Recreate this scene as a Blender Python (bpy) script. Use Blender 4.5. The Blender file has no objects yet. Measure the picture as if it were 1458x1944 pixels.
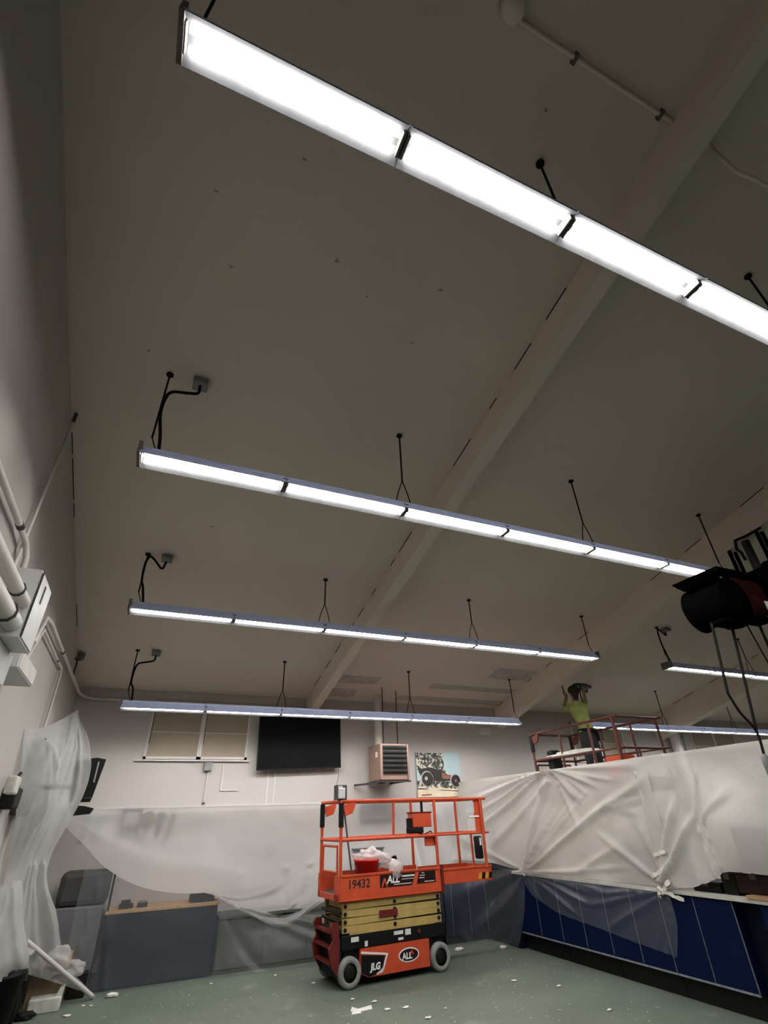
import bpy, bmesh, math, random
from mathutils import Vector, Matrix, noise
random.seed(7)
sc = bpy.context.scene
COL = sc.collection
PI = math.pi

# ---------------------------------------------------------------- camera
cam_d = bpy.data.cameras.new('camera'); cam = bpy.data.objects.new('camera', cam_d); COL.objects.link(cam)
cam_d.sensor_fit = 'HORIZONTAL'; cam_d.sensor_width = 36.0
cam_d.lens = 930.0 / 1458.0 * 36.0
cam_d.clip_start = 0.05; cam_d.clip_end = 100
_p, _y, _r = 0.5567540197317793, -0.4273253791397369, -0.03607929763915419
cam.matrix_world = Matrix.Translation((0, 0, 1.65)) @ (Matrix.Rotation(_y, 4, 'Z') @ Matrix.Rotation(PI / 2 + _p, 4, 'X') @ Matrix.Rotation(_r, 4, 'Z'))
sc.camera = cam

# ---------------------------------------------------------------- world, exposure
world = bpy.data.worlds.new('world'); sc.world = world; world.use_nodes = True
world.node_tree.nodes['Background'].inputs[0].default_value = (0.6, 0.65, 0.7, 1)
world.node_tree.nodes['Background'].inputs[1].default_value = 0.02
sc.view_settings.view_transform = 'Standard'; sc.view_settings.look = 'None'
sc.view_settings.gamma = 1.0; sc.view_settings.use_curve_mapping = False
sc.view_settings.exposure = 0.0
TUBE_POWER = 54.0
sc.cycles.use_light_tree = False; sc.cycles.max_bounces = 7; sc.cycles.diffuse_bounces = 4; sc.cycles.glossy_bounces = 2; sc.cycles.transparent_max_bounces = 12
sc.cycles.caustics_reflective = False; sc.cycles.caustics_refractive = False
sc.cycles.sample_clamp_indirect = 6.0; sc.cycles.use_adaptive_sampling = True; sc.cycles.adaptive_threshold = 0.03

# ---------------------------------------------------------------- helpers
def srgb(r, g, b):
    f = lambda c: c / 12.92 if c <= 0.04045 else ((c + 0.055) / 1.055) ** 2.4
    return (f(r / 255), f(g / 255), f(b / 255), 1)

MATS = {}
def mat(name, col, rough=0.6, metal=0.0, var=0.12, scale=6.0, bump=0.0, bscale=60.0, spec=0.5):
    m = bpy.data.materials.new(name); m.use_nodes = True; MATS[name] = m
    nt = m.node_tree; b = nt.nodes['Principled BSDF']
    b.inputs['Roughness'].default_value = rough; b.inputs['Metallic'].default_value = metal
    b.inputs['Specular IOR Level'].default_value = spec
    tc = nt.nodes.new('ShaderNodeTexCoord')
    n = nt.nodes.new('ShaderNodeTexNoise'); n.inputs['Scale'].default_value = scale; n.inputs['Detail'].default_value = 5
    nt.links.new(tc.outputs['Object'], n.inputs['Vector'])
    r = nt.nodes.new('ShaderNodeValToRGB')
    c = col if len(col) == 4 else (*col, 1)
    r.color_ramp.elements[0].position = 0.3; r.color_ramp.elements[1].position = 0.7
    r.color_ramp.elements[0].color = tuple(x * (1 - var) for x in c[:3]) + (1,)
    r.color_ramp.elements[1].color = tuple(min(1, x * (1 + var)) for x in c[:3]) + (1,)
    nt.links.new(n.outputs['Fac'], r.inputs['Fac']); nt.links.new(r.outputs['Color'], b.inputs['Base Color'])
    if bump:
        n2 = nt.nodes.new('ShaderNodeTexNoise'); n2.inputs['Scale'].default_value = bscale; n2.inputs['Detail'].default_value = 3
        nt.links.new(tc.outputs['Object'], n2.inputs['Vector'])
        bp = nt.nodes.new('ShaderNodeBump'); bp.inputs['Strength'].default_value = bump; bp.inputs['Distance'].default_value = 0.01
        nt.links.new(n2.outputs['Fac'], bp.inputs['Height']); nt.links.new(bp.outputs['Normal'], b.inputs['Normal'])
    return m

def emit(name, col, strength):
    m = bpy.data.materials.new(name); m.use_nodes = True; MATS[name] = m
    nt = m.node_tree; b = nt.nodes['Principled BSDF']
    b.inputs['Base Color'].default_value = (0.9, 0.9, 0.9, 1)
    b.inputs['Emission Color'].default_value = col; b.inputs['Emission Strength'].default_value = strength
    return m

def film(name, clear, col, rough=0.25, gloss=0.10, var=0.15, scale=2.0, transl=0.45):
    """thin polythene sheet: partly clear, partly scattering, with a soft sheen"""
    m = bpy.data.materials.new(name); m.use_nodes = True; MATS[name] = m
    nt = m.node_tree; nt.nodes.clear(); N = nt.nodes.new; L = nt.links.new
    out = N('ShaderNodeOutputMaterial'); tr = N('ShaderNodeBsdfTransparent')
    df = N('ShaderNodeBsdfDiffuse'); tl = N('ShaderNodeBsdfTranslucent'); gl = N('ShaderNodeBsdfGlossy')
    for n in (df, tl): n.inputs['Color'].default_value = col
    gl.inputs['Roughness'].default_value = rough; gl.inputs['Color'].default_value = (0.9, 0.9, 0.9, 1)
    m1 = N('ShaderNodeMixShader'); m1.inputs[0].default_value = transl; L(df.outputs[0], m1.inputs[1]); L(tl.outputs[0], m1.inputs[2])
    m2 = N('ShaderNodeMixShader'); m2.inputs[0].default_value = gloss; L(m1.outputs[0], m2.inputs[1]); L(gl.outputs[0], m2.inputs[2])
    tc = N('ShaderNodeTexCoord'); no = N('ShaderNodeTexNoise'); no.inputs['Scale'].default_value = scale; no.inputs['Detail'].default_value = 4
    L(tc.outputs['Object'], no.inputs['Vector'])
    mr = N('ShaderNodeMapRange'); mr.inputs['From Min'].default_value = 0.2; mr.inputs['From Max'].default_value = 0.8
    mr.inputs['To Min'].default_value = max(0, clear - var); mr.inputs['To Max'].default_value = min(1, clear + var)
    L(no.outputs['Fac'], mr.inputs['Value'])
    m3 = N('ShaderNodeMixShader'); L(mr.outputs[0], m3.inputs[0]); L(m2.outputs[0], m3.inputs[1]); L(tr.outputs[0], m3.inputs[2])
    L(m3.outputs[0], out.inputs['Surface'])
    bp = N('ShaderNodeBump'); bp.inputs['Strength'].default_value = 0.35; bp.inputs['Distance'].default_value = 0.02
    n2 = N('ShaderNodeTexNoise'); n2.inputs['Scale'].default_value = 9; n2.inputs['Detail'].default_value = 4
    L(tc.outputs['Object'], n2.inputs['Vector']); L(n2.outputs['Fac'], bp.inputs['Height'])
    for n in (df, gl): L(bp.outputs['Normal'], n.inputs['Normal'])
    return m

OFF = {}
class MB:
    """collects shapes; build() links them as one mesh object"""
    def __init__(s): s.v = []; s.f = []; s.sm = []
    def add(s, vs, fs, smooth=False):
        o = len(s.v); s.v += [tuple(v) for v in vs]; s.f += [tuple(i + o for i in f) for f in fs]; s.sm += [smooth] * len(fs); return s
    def box(s, x0, x1, y0, y1, z0, z1):
        if x0 > x1: x0, x1 = x1, x0
        if y0 > y1: y0, y1 = y1, y0
        if z0 > z1: z0, z1 = z1, z0
        vs = [(x, y, z) for x in (x0, x1) for y in (y0, y1) for z in (z0, z1)]
        return s.add(vs, [(0, 1, 3, 2), (4, 6, 7, 5), (0, 4, 5, 1), (2, 3, 7, 6), (0, 2, 6, 4), (1, 5, 7, 3)])
    def bbox(s, x0, x1, y0, y1, z0, z1, b=0.01):
        """box with chamfered vertical and horizontal edges"""
        bm = bmesh.new(); bmesh.ops.create_cube(bm, size=1)
        for v in bm.verts: v.co = Vector(((x0 + x1) / 2 + v.co.x * abs(x1 - x0), (y0 + y1) / 2 + v.co.y * abs(y1 - y0), (z0 + z1) / 2 + v.co.z * abs(z1 - z0)))
        bmesh.ops.bevel(bm, geom=list(bm.edges), offset=b, segments=2, affect='EDGES', profile=0.5)
        bm.verts.index_update(); s.add([v.co[:] for v in bm.verts], [[v.index for v in f.verts] for f in bm.faces]); bm.free(); return s
    def cyl(s, p0, p1, r0, r1=None, n=12, cap=True, smooth=True):
        r1 = r0 if r1 is None else r1
        p0 = Vector(p0); p1 = Vector(p1); d = (p1 - p0).normalized()
        a = d.orthogonal().normalized(); b = d.cross(a)
        vs = []
        for p, r in ((p0, r0), (p1, r1)):
            vs += [p + (a * math.cos(2 * PI * i / n) + b * math.sin(2 * PI * i / n)) * r for i in range(n)]
        s.add(vs, [(i, (i + 1) % n, n + (i + 1) % n, n + i) for i in range(n)], smooth)
        if cap: s.add(vs, [tuple(range(n - 1, -1, -1)), tuple(range(n, 2 * n))])
        return s
    def tube(s, pts, r, n=8, closed=False):
        P = [Vector(p) for p in pts]; m = len(P); vs = []; up = None
        for i, p in enumerate(P):
            if closed: t = (P[(i + 1) % m] - P[i - 1])
            else: t = (P[min(i + 1, m - 1)] - P[max(i - 1, 0)])
            t.normalize()
            if up is None: up = t.orthogonal().normalized()
            up = (up - t * up.dot(t)); up = up.normalized() if up.length > 1e-6 else t.orthogonal().normalized()
            w = t.cross(up); rr = r[i] if isinstance(r, (list, tuple)) else r
            vs += [p + (up * math.cos(2 * PI * k / n) + w * math.sin(2 * PI * k / n)) * rr for k in range(n)]
        fs = []
        for i in range(m if closed else m - 1):
            j = (i + 1) % m
            fs += [(i * n + k, i * n + (k + 1) % n, j * n + (k + 1) % n, j * n + k) for k in range(n)]
        s.add(vs, fs, True)
        if not closed: s.add(vs, [tuple(range(n - 1, -1, -1)), tuple((m - 1) * n + k for k in range(n))])
        return s
    def prism(s, poly, axis, a, b):
        """poly of 2D points, extruded along axis from a to b"""
        def P(q, t):
            if axis == 'x': return (t, q[0], q[1])
            if axis == 'y': return (q[0], t, q[1])
            return (q[0], q[1], t)
        n = len(poly); vs = [P(q, a) for q in poly] + [P(q, b) for q in poly]
        return s.add(vs, [tuple(range(n - 1, -1, -1)), tuple(range(n, 2 * n))] + [(i, (i + 1) % n, n + (i + 1) % n, n + i) for i in range(n)])
    def lathe(s, prof, c, axis='z', n=24, smooth=True):
        """prof: (radius, height) pairs"""
        vs = []
        for (r, h) in prof:
            for k in range(n):
                a = 2 * PI * k / n; x, y = r * math.cos(a), r * math.sin(a)
                q = {'z': (x, y, h), 'y': (x, h, y), 'x': (h, x, y)}[axis]
                vs.append((c[0] + q[0], c[1] + q[1], c[2] + q[2]))
        fs = [(i * n + k, i * n + (k + 1) % n, (i + 1) * n + (k + 1) % n, (i + 1) * n + k) for i in range(len(prof) - 1) for k in range(n)]
        return s.add(vs, fs, smooth)
    def beam(s, p0, p1, w, h):
        """square bar between two points"""
        p0 = Vector(p0); p1 = Vector(p1); d = (p1 - p0).normalized()
        up = Vector((0, 0, 1)) if abs(d.z) < 0.95 else Vector((0, 1, 0))
        a = d.cross(up).normalized(); b = a.cross(d)
        vs = [p + a * sx * w / 2 + b * sz * h / 2 for p in (p0, p1) for sx, sz in ((-1, -1), (1, -1), (1, 1), (-1, 1))]
        return s.add(vs, [(0, 3, 2, 1), (4, 5, 6, 7), (0, 1, 5, 4), (1, 2, 6, 5), (2, 3, 7, 6), (3, 0, 4, 7)])
    def blob(s, c, rx, ry, rz, seed=0, amp=0.2, sub=2, freq=2.0):
        bm = bmesh.new(); bmesh.ops.create_icosphere(bm, subdivisions=sub, radius=1)
        for v in bm.verts:
            k = 1 + amp * noise.noise(v.co * freq + Vector((seed * 7.3, seed * 1.7, seed)))
            v.co = Vector((c[0] + v.co.x * rx * k, c[1] + v.co.y * ry * k, c[2] + v.co.z * rz * k))
        bm.verts.index_update(); s.add([v.co[:] for v in bm.verts], [[v.index for v in f.verts] for f in bm.faces], True); bm.free(); return s
    def text(s, txt, origin, ux, uz, size, depth=0.002, bold=0.0):
        """lettering on a surface: ux reading direction, uz up"""
        cu = bpy.data.curves.new('t', 'FONT'); cu.body = txt; cu.size = size; cu.extrude = depth; cu.offset = bold; cu.resolution_u = 2
        o = bpy.data.objects.new('t', cu); COL.objects.link(o); dg = bpy.context.evaluated_depsgraph_get()
        me = bpy.data.meshes.new_from_object(o.evaluated_get(dg))
        ux = Vector(ux).normalized(); uz = Vector(uz).normalized(); un = ux.cross(uz)
        og = Vector(origin)
        s.add([og + ux * v.co.x + uz * v.co.y + un * v.co.z for v in me.vertices], [tuple(p.vertices) for p in me.polygons])
        bpy.data.objects.remove(o); bpy.data.meshes.remove(me); bpy.data.curves.remove(cu); return s
    def build(s, name, m, parent=None, kind=None, label=None):
        me = bpy.data.meshes.new(name)
        xs = list(zip(*s.v)); c = Vector([(min(a) + max(a)) / 2 for a in xs])
        me.from_pydata([Vector(v) - c for v in s.v], [], s.f); me.update()
        me.polygons.foreach_set('use_smooth', s.sm)
        me.materials.append(MATS[m] if isinstance(m, str) else m)
        o = bpy.data.objects.new(name, me); COL.objects.link(o)
        if parent is not None:
            o.parent = parent; o.location = c - OFF[parent]
        else: o.location = c
        OFF[o] = c
        if kind: o['kind'] = kind
        if label: o['label'] = label
        return o

def tag(o, label, cat, group=None, kind=None):
    o['label'] = label; o['category'] = cat
    if group: o['group'] = group
    if kind: o['kind'] = kind
    return o
def thing(name, label, cat, loc, group=None, rz=0, local=False):
    o = bpy.data.objects.new(name, None); COL.objects.link(o); o.empty_display_size = 0.1
    o.location = loc; o.rotation_euler = (0, 0, rz); OFF[o] = Vector((0, 0, 0)) if local else Vector(loc)
    return tag(o, label, cat, group)
def struct(o): o['kind'] = 'structure'; return o

def cr(p, t):
    """Catmull-Rom through list of Vectors, t in 0..1"""
    n = len(p) - 1
    if n == 0: return p[0]
    x = min(max(t, 0), 1) * n; i = min(int(x), n - 1); f = x - i
    a = p[max(i - 1, 0)]; b = p[i]; c = p[i + 1]; d = p[min(i + 2, n)]
    return 0.5 * ((2 * b) + (c - a) * f + (2 * a - 5 * b + 4 * c - d) * f * f + (3 * b - a - 3 * c + d) * f ** 3)
def sheet(ctrl, nu, nv, nrm, ridges=(), amp=0.02, freq=1.5, seed=0, rag=0.0, asp=1.0, wave=None):
    """draped film through a grid of control points; ridges are folds (u0,v0,u1,v1,width,height)"""
    C = [[Vector(p) for p in row] for row in ctrl]; nrm = Vector(nrm).normalized()
    b = MB(); vs = []
    for j in range(nv + 1):
        v = j / nv
        for i in range(nu + 1):
            u = i / nu
            vv = v
            if rag and v > 0.8: vv = v + (v - 0.8) * 5 * rag * (noise.noise(Vector((u * 23, seed, 3))) + 0.6 * noise.noise(Vector((u * 61, seed, 9))))
            p = cr([cr(row, u) for row in C], min(vv, 1.0))
            d = amp * noise.noise(p * freq + Vector((seed * 3.1, 0, seed))) + amp * 0.4 * noise.noise(p * freq * 3.3 + Vector((seed, 5, 1)))
            for (u0, v0, u1, v1, w, h) in ridges:
                ax, ay = (u1 - u0) * asp, v1 - v0; qx, qy = (u - u0) * asp, v - v0; L2 = ax * ax + ay * ay
                t = max(0, min(1, (qx * ax + qy * ay) / L2)); ex, ey = qx - ax * t, qy - ay * t
                ww = w * (0.25 + 0.75 * t) if w > 0 else -w
                d += h * math.exp(-(ex * ex + ey * ey) / (ww * ww)) * min(1, 4 * (1 - t) + 0.15)
            if wave: d += wave(u, v)
            vs.append(p + nrm * d)
    n = nu + 1
    b.add(vs, [(j * n + i, j * n + i + 1, (j + 1) * n + i + 1, (j + 1) * n + i) for j in range(nv) for i in range(nu)], True)
    return b

# ---------------------------------------------------------------- materials
mat('wall_paint', (0.475, 0.447, 0.422), 0.75, var=0.04, scale=1.2, bump=0.05, bscale=40)
mat('ceiling_paint', (0.73, 0.625, 0.55), 0.85, var=0.05, scale=0.6, bump=0.04, bscale=30)
mat('beam_paint', (0.76, 0.66, 0.57), 0.8, var=0.05, scale=1.0)
mat('patch_paint', (0.50, 0.455, 0.41), 0.9, var=0.15, scale=8)
mat('dark_stain', (0.36, 0.32, 0.28), 0.9, var=0.3, scale=30)
mat('shade_beige', (0.34, 0.285, 0.22), 0.8, var=0.06, scale=2)
mat('trim_white', (0.58, 0.55, 0.53), 0.6, var=0.04)
mat('grey_box', (0.20, 0.20, 0.195), 0.5, var=0.1)
mat('conduit_paint', (0.62, 0.60, 0.56), 0.55, var=0.08)
mat('panel_paint', (0.62, 0.62, 0.60), 0.5, var=0.05)
mat('black_gap', (0.02, 0.02, 0.02), 0.8)
mat('screen_black', (0.002, 0.002, 0.0025), 0.5, var=0.0, spec=0.08)
mat('black_plastic', (0.006, 0.006, 0.0065), 0.55, var=0.2, spec=0.2)
mat('black_metal', (0.008, 0.008, 0.008), 0.5, var=0.2, spec=0.25)
mat('housing_fringe_blue', (0.52, 0.60, 0.88), 0.45, var=0.06)  # blue lens fringe around the lamps, put into the housing colour
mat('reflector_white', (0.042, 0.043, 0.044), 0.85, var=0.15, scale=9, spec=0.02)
mat('socket_dark', (0.10, 0.09, 0.08), 0.6, var=0.3)
mat('rod_dark', (0.010, 0.0095, 0.009), 0.7, var=0.2, spec=0.1)
mat('heater_brown', (0.26, 0.165, 0.13), 0.5, var=0.08, scale=5)
mat('flue_metal', (0.62, 0.60, 0.56), 0.45, metal=0.2, var=0.1)
mat('steel_dark', (0.05, 0.048, 0.047), 0.6, var=0.2, spec=0.3)
mat('steel_light', (0.55, 0.55, 0.55), 0.35, metal=0.8, var=0.1)
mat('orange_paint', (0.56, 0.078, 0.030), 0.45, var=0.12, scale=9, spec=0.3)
mat('dirty_backlit_red', (0.10, 0.030, 0.022), 0.5, var=0.25, scale=9, spec=0.3)  # lift orange darkened to carry both dirt and backlighting
mat('dark_red', (0.13, 0.016, 0.012), 0.5, var=0.2, spec=0.3)
mat('yellow_paint', (0.45, 0.32, 0.11), 0.55, var=0.12, scale=8, spec=0.3)
mat('hazard_yellow', (0.62, 0.34, 0.04), 0.5)
mat('tire_grey', (0.24, 0.25, 0.23), 0.85, var=0.25, scale=12)
mat('sticker_white', (0.70, 0.70, 0.66), 0.5, var=0.1, scale=30)
mat('letter_white', (0.85, 0.85, 0.83), 0.5, var=0.0)
mat('letter_black', (0.015, 0.012, 0.01), 0.5, var=0.0)
mat('decal_dark', (0.020, 0.007, 0.007), 0.5, var=0.2, spec=0.2)
mat('bucket_red', (0.75, 0.03, 0.015), 0.35, var=0.05)
mat('navy_laminate', (0.0025, 0.008, 0.040), 0.5, var=0.12, scale=2, spec=0.08)
mat('navy_dark', (0.005, 0.007, 0.017), 0.6, var=0.15, scale=2, spec=0.08)
mat('edge_trim', (0.22, 0.24, 0.28), 0.4, var=0.3, scale=20)
mat('wood_top', (0.42, 0.25, 0.12), 0.55, var=0.2, scale=14)
mat('paper_cover', (0.50, 0.49, 0.44), 0.8, var=0.15, scale=6)
mat('tape_white', (0.72, 0.70, 0.62), 0.7, var=0.1)
mat('cardboard', (0.28, 0.20, 0.13), 0.85, var=0.15)
mat('foam_white', (0.55, 0.56, 0.50), 0.85, var=0.2, scale=10)
mat('dark_stuff', (0.010, 0.009, 0.0085), 0.7, var=0.4, scale=8, spec=0.2)
mat('machine_cream', (0.60, 0.56, 0.48), 0.5, var=0.05)
mat('machine_grey', (0.055, 0.055, 0.055), 0.6, var=0.1, spec=0.2)
mat('tool_green', (0.12, 0.20, 0.12), 0.6, var=0.1)
mat('tool_brown', (0.22, 0.15, 0.11), 0.6, var=0.1)
mat('tool_grey', (0.13, 0.13, 0.135), 0.6, var=0.1, spec=0.3)
mat('steel_sheet', (0.22, 0.25, 0.27), 0.5, var=0.1)
mat('reel_red', (0.022, 0.004, 0.004), 0.8, var=0.3, spec=0.05)
mat('reel_black', (0.002, 0.002, 0.002), 1.0, var=0.2, spec=0.0)
mat('low_grey', (0.085, 0.09, 0.08), 0.7, var=0.2, scale=2, spec=0.1)
mat('skin', (0.38, 0.22, 0.15), 0.6, var=0.05)
mat('hivis', (0.27, 0.31, 0.085), 0.8, var=0.25, scale=8)
mat('trousers', (0.02, 0.02, 0.022), 0.9, var=0.3, scale=20)
mat('cap_dark', (0.03, 0.022, 0.02), 0.85, var=0.2)
mat('boot', (0.08, 0.05, 0.03), 0.7, var=0.2)
mat('scrap', (0.78, 0.76, 0.70), 0.8, var=0.05)
mat('clear_lamp', (0.55, 0.57, 0.56), 0.25, var=0.1)
film('film_milky', 0.18, (0.80, 0.775, 0.735, 1), var=0.03, rough=0.4, gloss=0.07)
film('film_back', 0.48, (0.64, 0.625, 0.61, 1), var=0.03, scale=1.2, rough=0.4, gloss=0.06)
film('film_clear', 0.80, (0.50, 0.54, 0.58, 1), var=0.02, gloss=0.12, rough=0.3)
film('film_left', 0.40, (0.68, 0.69, 0.665, 1), var=0.03, gloss=0.06, rough=0.45)
film('bag_film', 0.25, (0.85, 0.80, 0.78, 1), var=0.1, scale=20)
emit('tube_glow', (1.0, 0.965, 0.945, 1), TUBE_POWER)

# floor: worn green-grey paint with dust, scuffs and specks
m = mat('floor_paint', (0.125, 0.155, 0.122), 0.55, var=0.16, scale=1.1, bump=0.05, bscale=25)
nt = m.node_tree; b = nt.nodes['Principled BSDF']
src = b.inputs['Base Color'].links[0].from_socket
tc = [n for n in nt.nodes if n.type == 'TEX_COORD'][0]
prev = src
for scl, lo, hi, colr, det in ((14, 0.66, 0.72, (0.30, 0.34, 0.29, 1), 6), (3.0, 0.62, 0.75, (0.19, 0.225, 0.185, 1), 5), (5.0, 0.66, 0.8, (0.08, 0.10, 0.08, 1), 3)):
    nz = nt.nodes.new('ShaderNodeTexNoise'); nz.inputs['Scale'].default_value = scl; nz.inputs['Detail'].default_value = det
    mp = nt.nodes.new('ShaderNodeMapping'); mp.inputs['Location'].default_value = (scl, 2 * scl, 0)
    nt.links.new(tc.outputs['Object'], mp.inputs['Vector']); nt.links.new(mp.outputs[0], nz.inputs['Vector'])
    mr = nt.nodes.new('ShaderNodeMapRange'); mr.inputs['From Min'].default_value = lo; mr.inputs['From Max'].default_value = hi
    nt.links.new(nz.outputs['Fac'], mr.inputs['Value'])
    mx = nt.nodes.new('ShaderNodeMix'); mx.data_type = 'RGBA'
    nt.links.new(mr.outputs[0], mx.inputs['Factor']); nt.links.new(prev, mx.inputs[6]); mx.inputs[7].default_value = colr
    prev = mx.outputs[2]
nt.links.new(prev, b.inputs['Base Color'])

# ---------------------------------------------------------------- room shell
XL, XR, YB, YF = -1.17, 16.0, 9.1, -9.0
RIDGE = -1.2
def zc(y): return 5.71 - 0.241 * y if y >= RIDGE else 5.71 - 0.241 * RIDGE + 0.241 * (y - RIDGE)
floor = struct(MB().box(XL - 0.2, XR + 0.2, YF - 0.2, YB + 0.2, -0.15, 0).build('floor', 'floor_paint'))
def gable(x0, x1): return MB().prism([(YF - 0.2, -0.0), (YB + 0.2, -0.0), (YB + 0.2, zc(YB + 0.2)), (RIDGE, zc(RIDGE)), (YF - 0.2, zc(YF - 0.2))], 'x', x0, x1)
wall_left = struct(gable(XL - 0.2, XL).build('wall_left', 'wall_paint'))
wall_right = struct(gable(XR, XR + 0.2).build('wall_right', 'wall_paint'))
wall_back = struct(MB().box(XL, XR, YB, YB + 0.2, 0, zc(YB)).build('wall_back', 'wall_paint'))
wall_front = struct(MB().box(XL, XR, YF - 0.2, YF, 0, zc(YF)).build('wall_front', 'wall_paint'))
ceiling = struct(MB().prism([(YF - 0.2, zc(YF - 0.2)), (RIDGE, zc(RIDGE)), (YB + 0.2, zc(YB + 0.2)), (YB + 0.2, zc(YB + 0.2) + 0.15), (RIDGE, zc(RIDGE) + 0.15), (YF - 0.2, zc(YF - 0.2) + 0.15)], 'x', XL - 0.2, XR + 0.2).build('ceiling', 'ceiling_paint'))
# roof beams following the slope
for (x0, x1, h) in ((2.465, 2.615, 0.30), (6.54, 6.71, 0.38), (11.05, 11.30, 0.50)):
    bm_ = MB().prism([(YF, zc(YF)), (RIDGE, zc(RIDGE)), (YB, zc(YB)), (YB, zc(YB) - h), (RIDGE, zc(RIDGE) - h), (YF, zc(YF) - h)], 'x', x0, x1)
    o = struct(bm_.build('roof_beam', 'beam_paint'))
    crack = MB()
    for k in range(16):
        ya = 1.2 + k * 0.5 + random.uniform(-.1, .1); yb = ya + random.uniform(0.1, 0.42)
        if random.random() < 0.6 and yb < YB: crack.beam((x0 - 0.003, ya, zc(ya) - 0.004), (x0 - 0.003, yb, zc(yb) - 0.004), 0.008, 0.008)
    crack.build('joint_crack', 'black_gap', o, kind='stuff')
def ceil_quad(x0, x1, y0, y1, t=0.002): # thin flat patch lying on the ceiling slope
    return MB().add([(x, y, zc(y) - d) for d in (t, 0.0005) for x, y in ((x0, y0), (x1, y0), (x1, y1), (x0, y1))], [(0, 1, 2, 3), (7, 6, 5, 4), (0, 4, 5, 1), (1, 5, 6, 2), (2, 6, 7, 3), (3, 7, 4, 0)])
for (x0, x1, y0, y1) in ((2.63, 3.55, 8.15, 8.42), (2.63, 3.3, 8.65, 8.95), (4.15, 6.5, 8.75, 8.95), (4.6, 6.5, 8.25, 8.42), (5.6, 6.5, 7.5, 7.9)):
    ceil_quad(x0, x1, y0, y1).build('bare_patch', 'patch_paint', ceiling)
def ceil_spot(x, y, r, seed):
    n = 11; ps = []
    for k in range(n):
        rr = 0.55 * r * (0.4 + 0.9 * random.random()); a = 2 * PI * k / n
        ps.append((x + rr * math.cos(a) * 1.4, y + rr * math.sin(a)))
    return MB().add([(px, py, zc(py) - 0.0015) for px, py in ps], [tuple(range(n))])
for i, (x, y, r) in enumerate(((1.47, 1.98, .03), (1.44, 2.45, .02), (0.93, 2.22, .012), (0.22, 1.55, .02), (-.28, 1.92, .018), (-.1, 2.35, .02), (.62, 2.05, .03), (1.6, .75, .02), (2.0, 4.3, .02), (0.2, 5.1, .03), (.9, 4.55, .012), (-.6, 3.2, .02))):
    ceil_spot(x, y, r, i).build('scuff', 'dark_stain', ceiling)
# baseboards and trims
struct(MB().box(XL, XL + 0.015, YF, YB, 0, 0.1).build('baseboard_left', 'machine_grey'))
struct(MB().box(XL, XR, YB - 0.015, YB, 0, 0.1).build('baseboard_back', 'machine_grey'))
struct(MB().box(XL, 3.2, YB - 0.012, YB, 1.865, 1.89).build('trim_1', 'trim_white'))
tl = MB().box(1.87, 1.9, YB - 0.008, YB, 1.89, 2.38); struct(tl.build('trim_2', 'trim_white'))
struct(MB().box(1.985, 2.005, YB - 0.008, YB, 1.89, 2.38).build('trim_3', 'trim_white'))
struct(MB().box(XL, XL + 0.03, 6.98, 7.03, 0, 3.35).build('trim_4', 'wall_paint'))
struct(MB().box(XL, XL + 0.02, 7.75, 7.79, 0, 2.4).build('trim_5', 'wall_paint'))

ck = MB()
for ya, yb in ((4.2, 4.45), (4.5, 5.05), (5.1, 5.3), (6.9, 7.4)): ck.beam((XL + 0.003, ya, zc(ya) - 0.004), (XL + 0.003, yb, zc(yb) - 0.004), 0.008, 0.008)
ck.build('joint_crack', 'black_gap', wall_left, kind='stuff')

# ---------------------------------------------------------------- windows with drawn shades
def window(name, x0, x1, z0, z1):
    y = YB
    f = MB()
    t = 0.035
    f.box(x0 - t, x0, y - 0.03, y, z0 - t, z1 + t).box(x1, x1 + t, y - 0.03, y, z0 - t, z1 + t).box(x0 - t, x1 + t, y - 0.03, y, z1, z1 + t).box(x0 - t, x1 + t, y - 0.03, y, z0 - t, z0)
    o = struct(f.build(name, 'trim_white'))
    MB().box(x0, x1, y - 0.012, y - 0.002, z0, z1).build('shade', 'shade_beige', o)
    MB().box(x0, x1, y - 0.016, y - 0.012, z0 + (z1 - z0) * 0.47, z0 + (z1 - z0) * 0.47 + 0.012).build('shade_seam', 'trim_white', o)
    MB().box(x0, x0 + 0.012, y - 0.018, y - 0.012, z0 + 0.18, z1).build('shade_gap', 'black_gap', o)
    return o
window('window_1', -0.01, 0.72, 2.55, 3.28)
window('window_2', 0.79, 1.47, 2.55, 3.28)
window('window_3', 8.5, 9.15, 2.55, 3.28)
window('window_4', 9.22, 9.92, 2.55, 3.28)
window('window_5', 12.25, 13.0, 2.55, 3.28)
window('window_6', 13.07, 13.8, 2.55, 3.28)
struct(MB().box(-0.16, 1.55, YB - 0.05, YB, 2.485, 2.505).build('trim_6', 'trim_white'))

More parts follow.
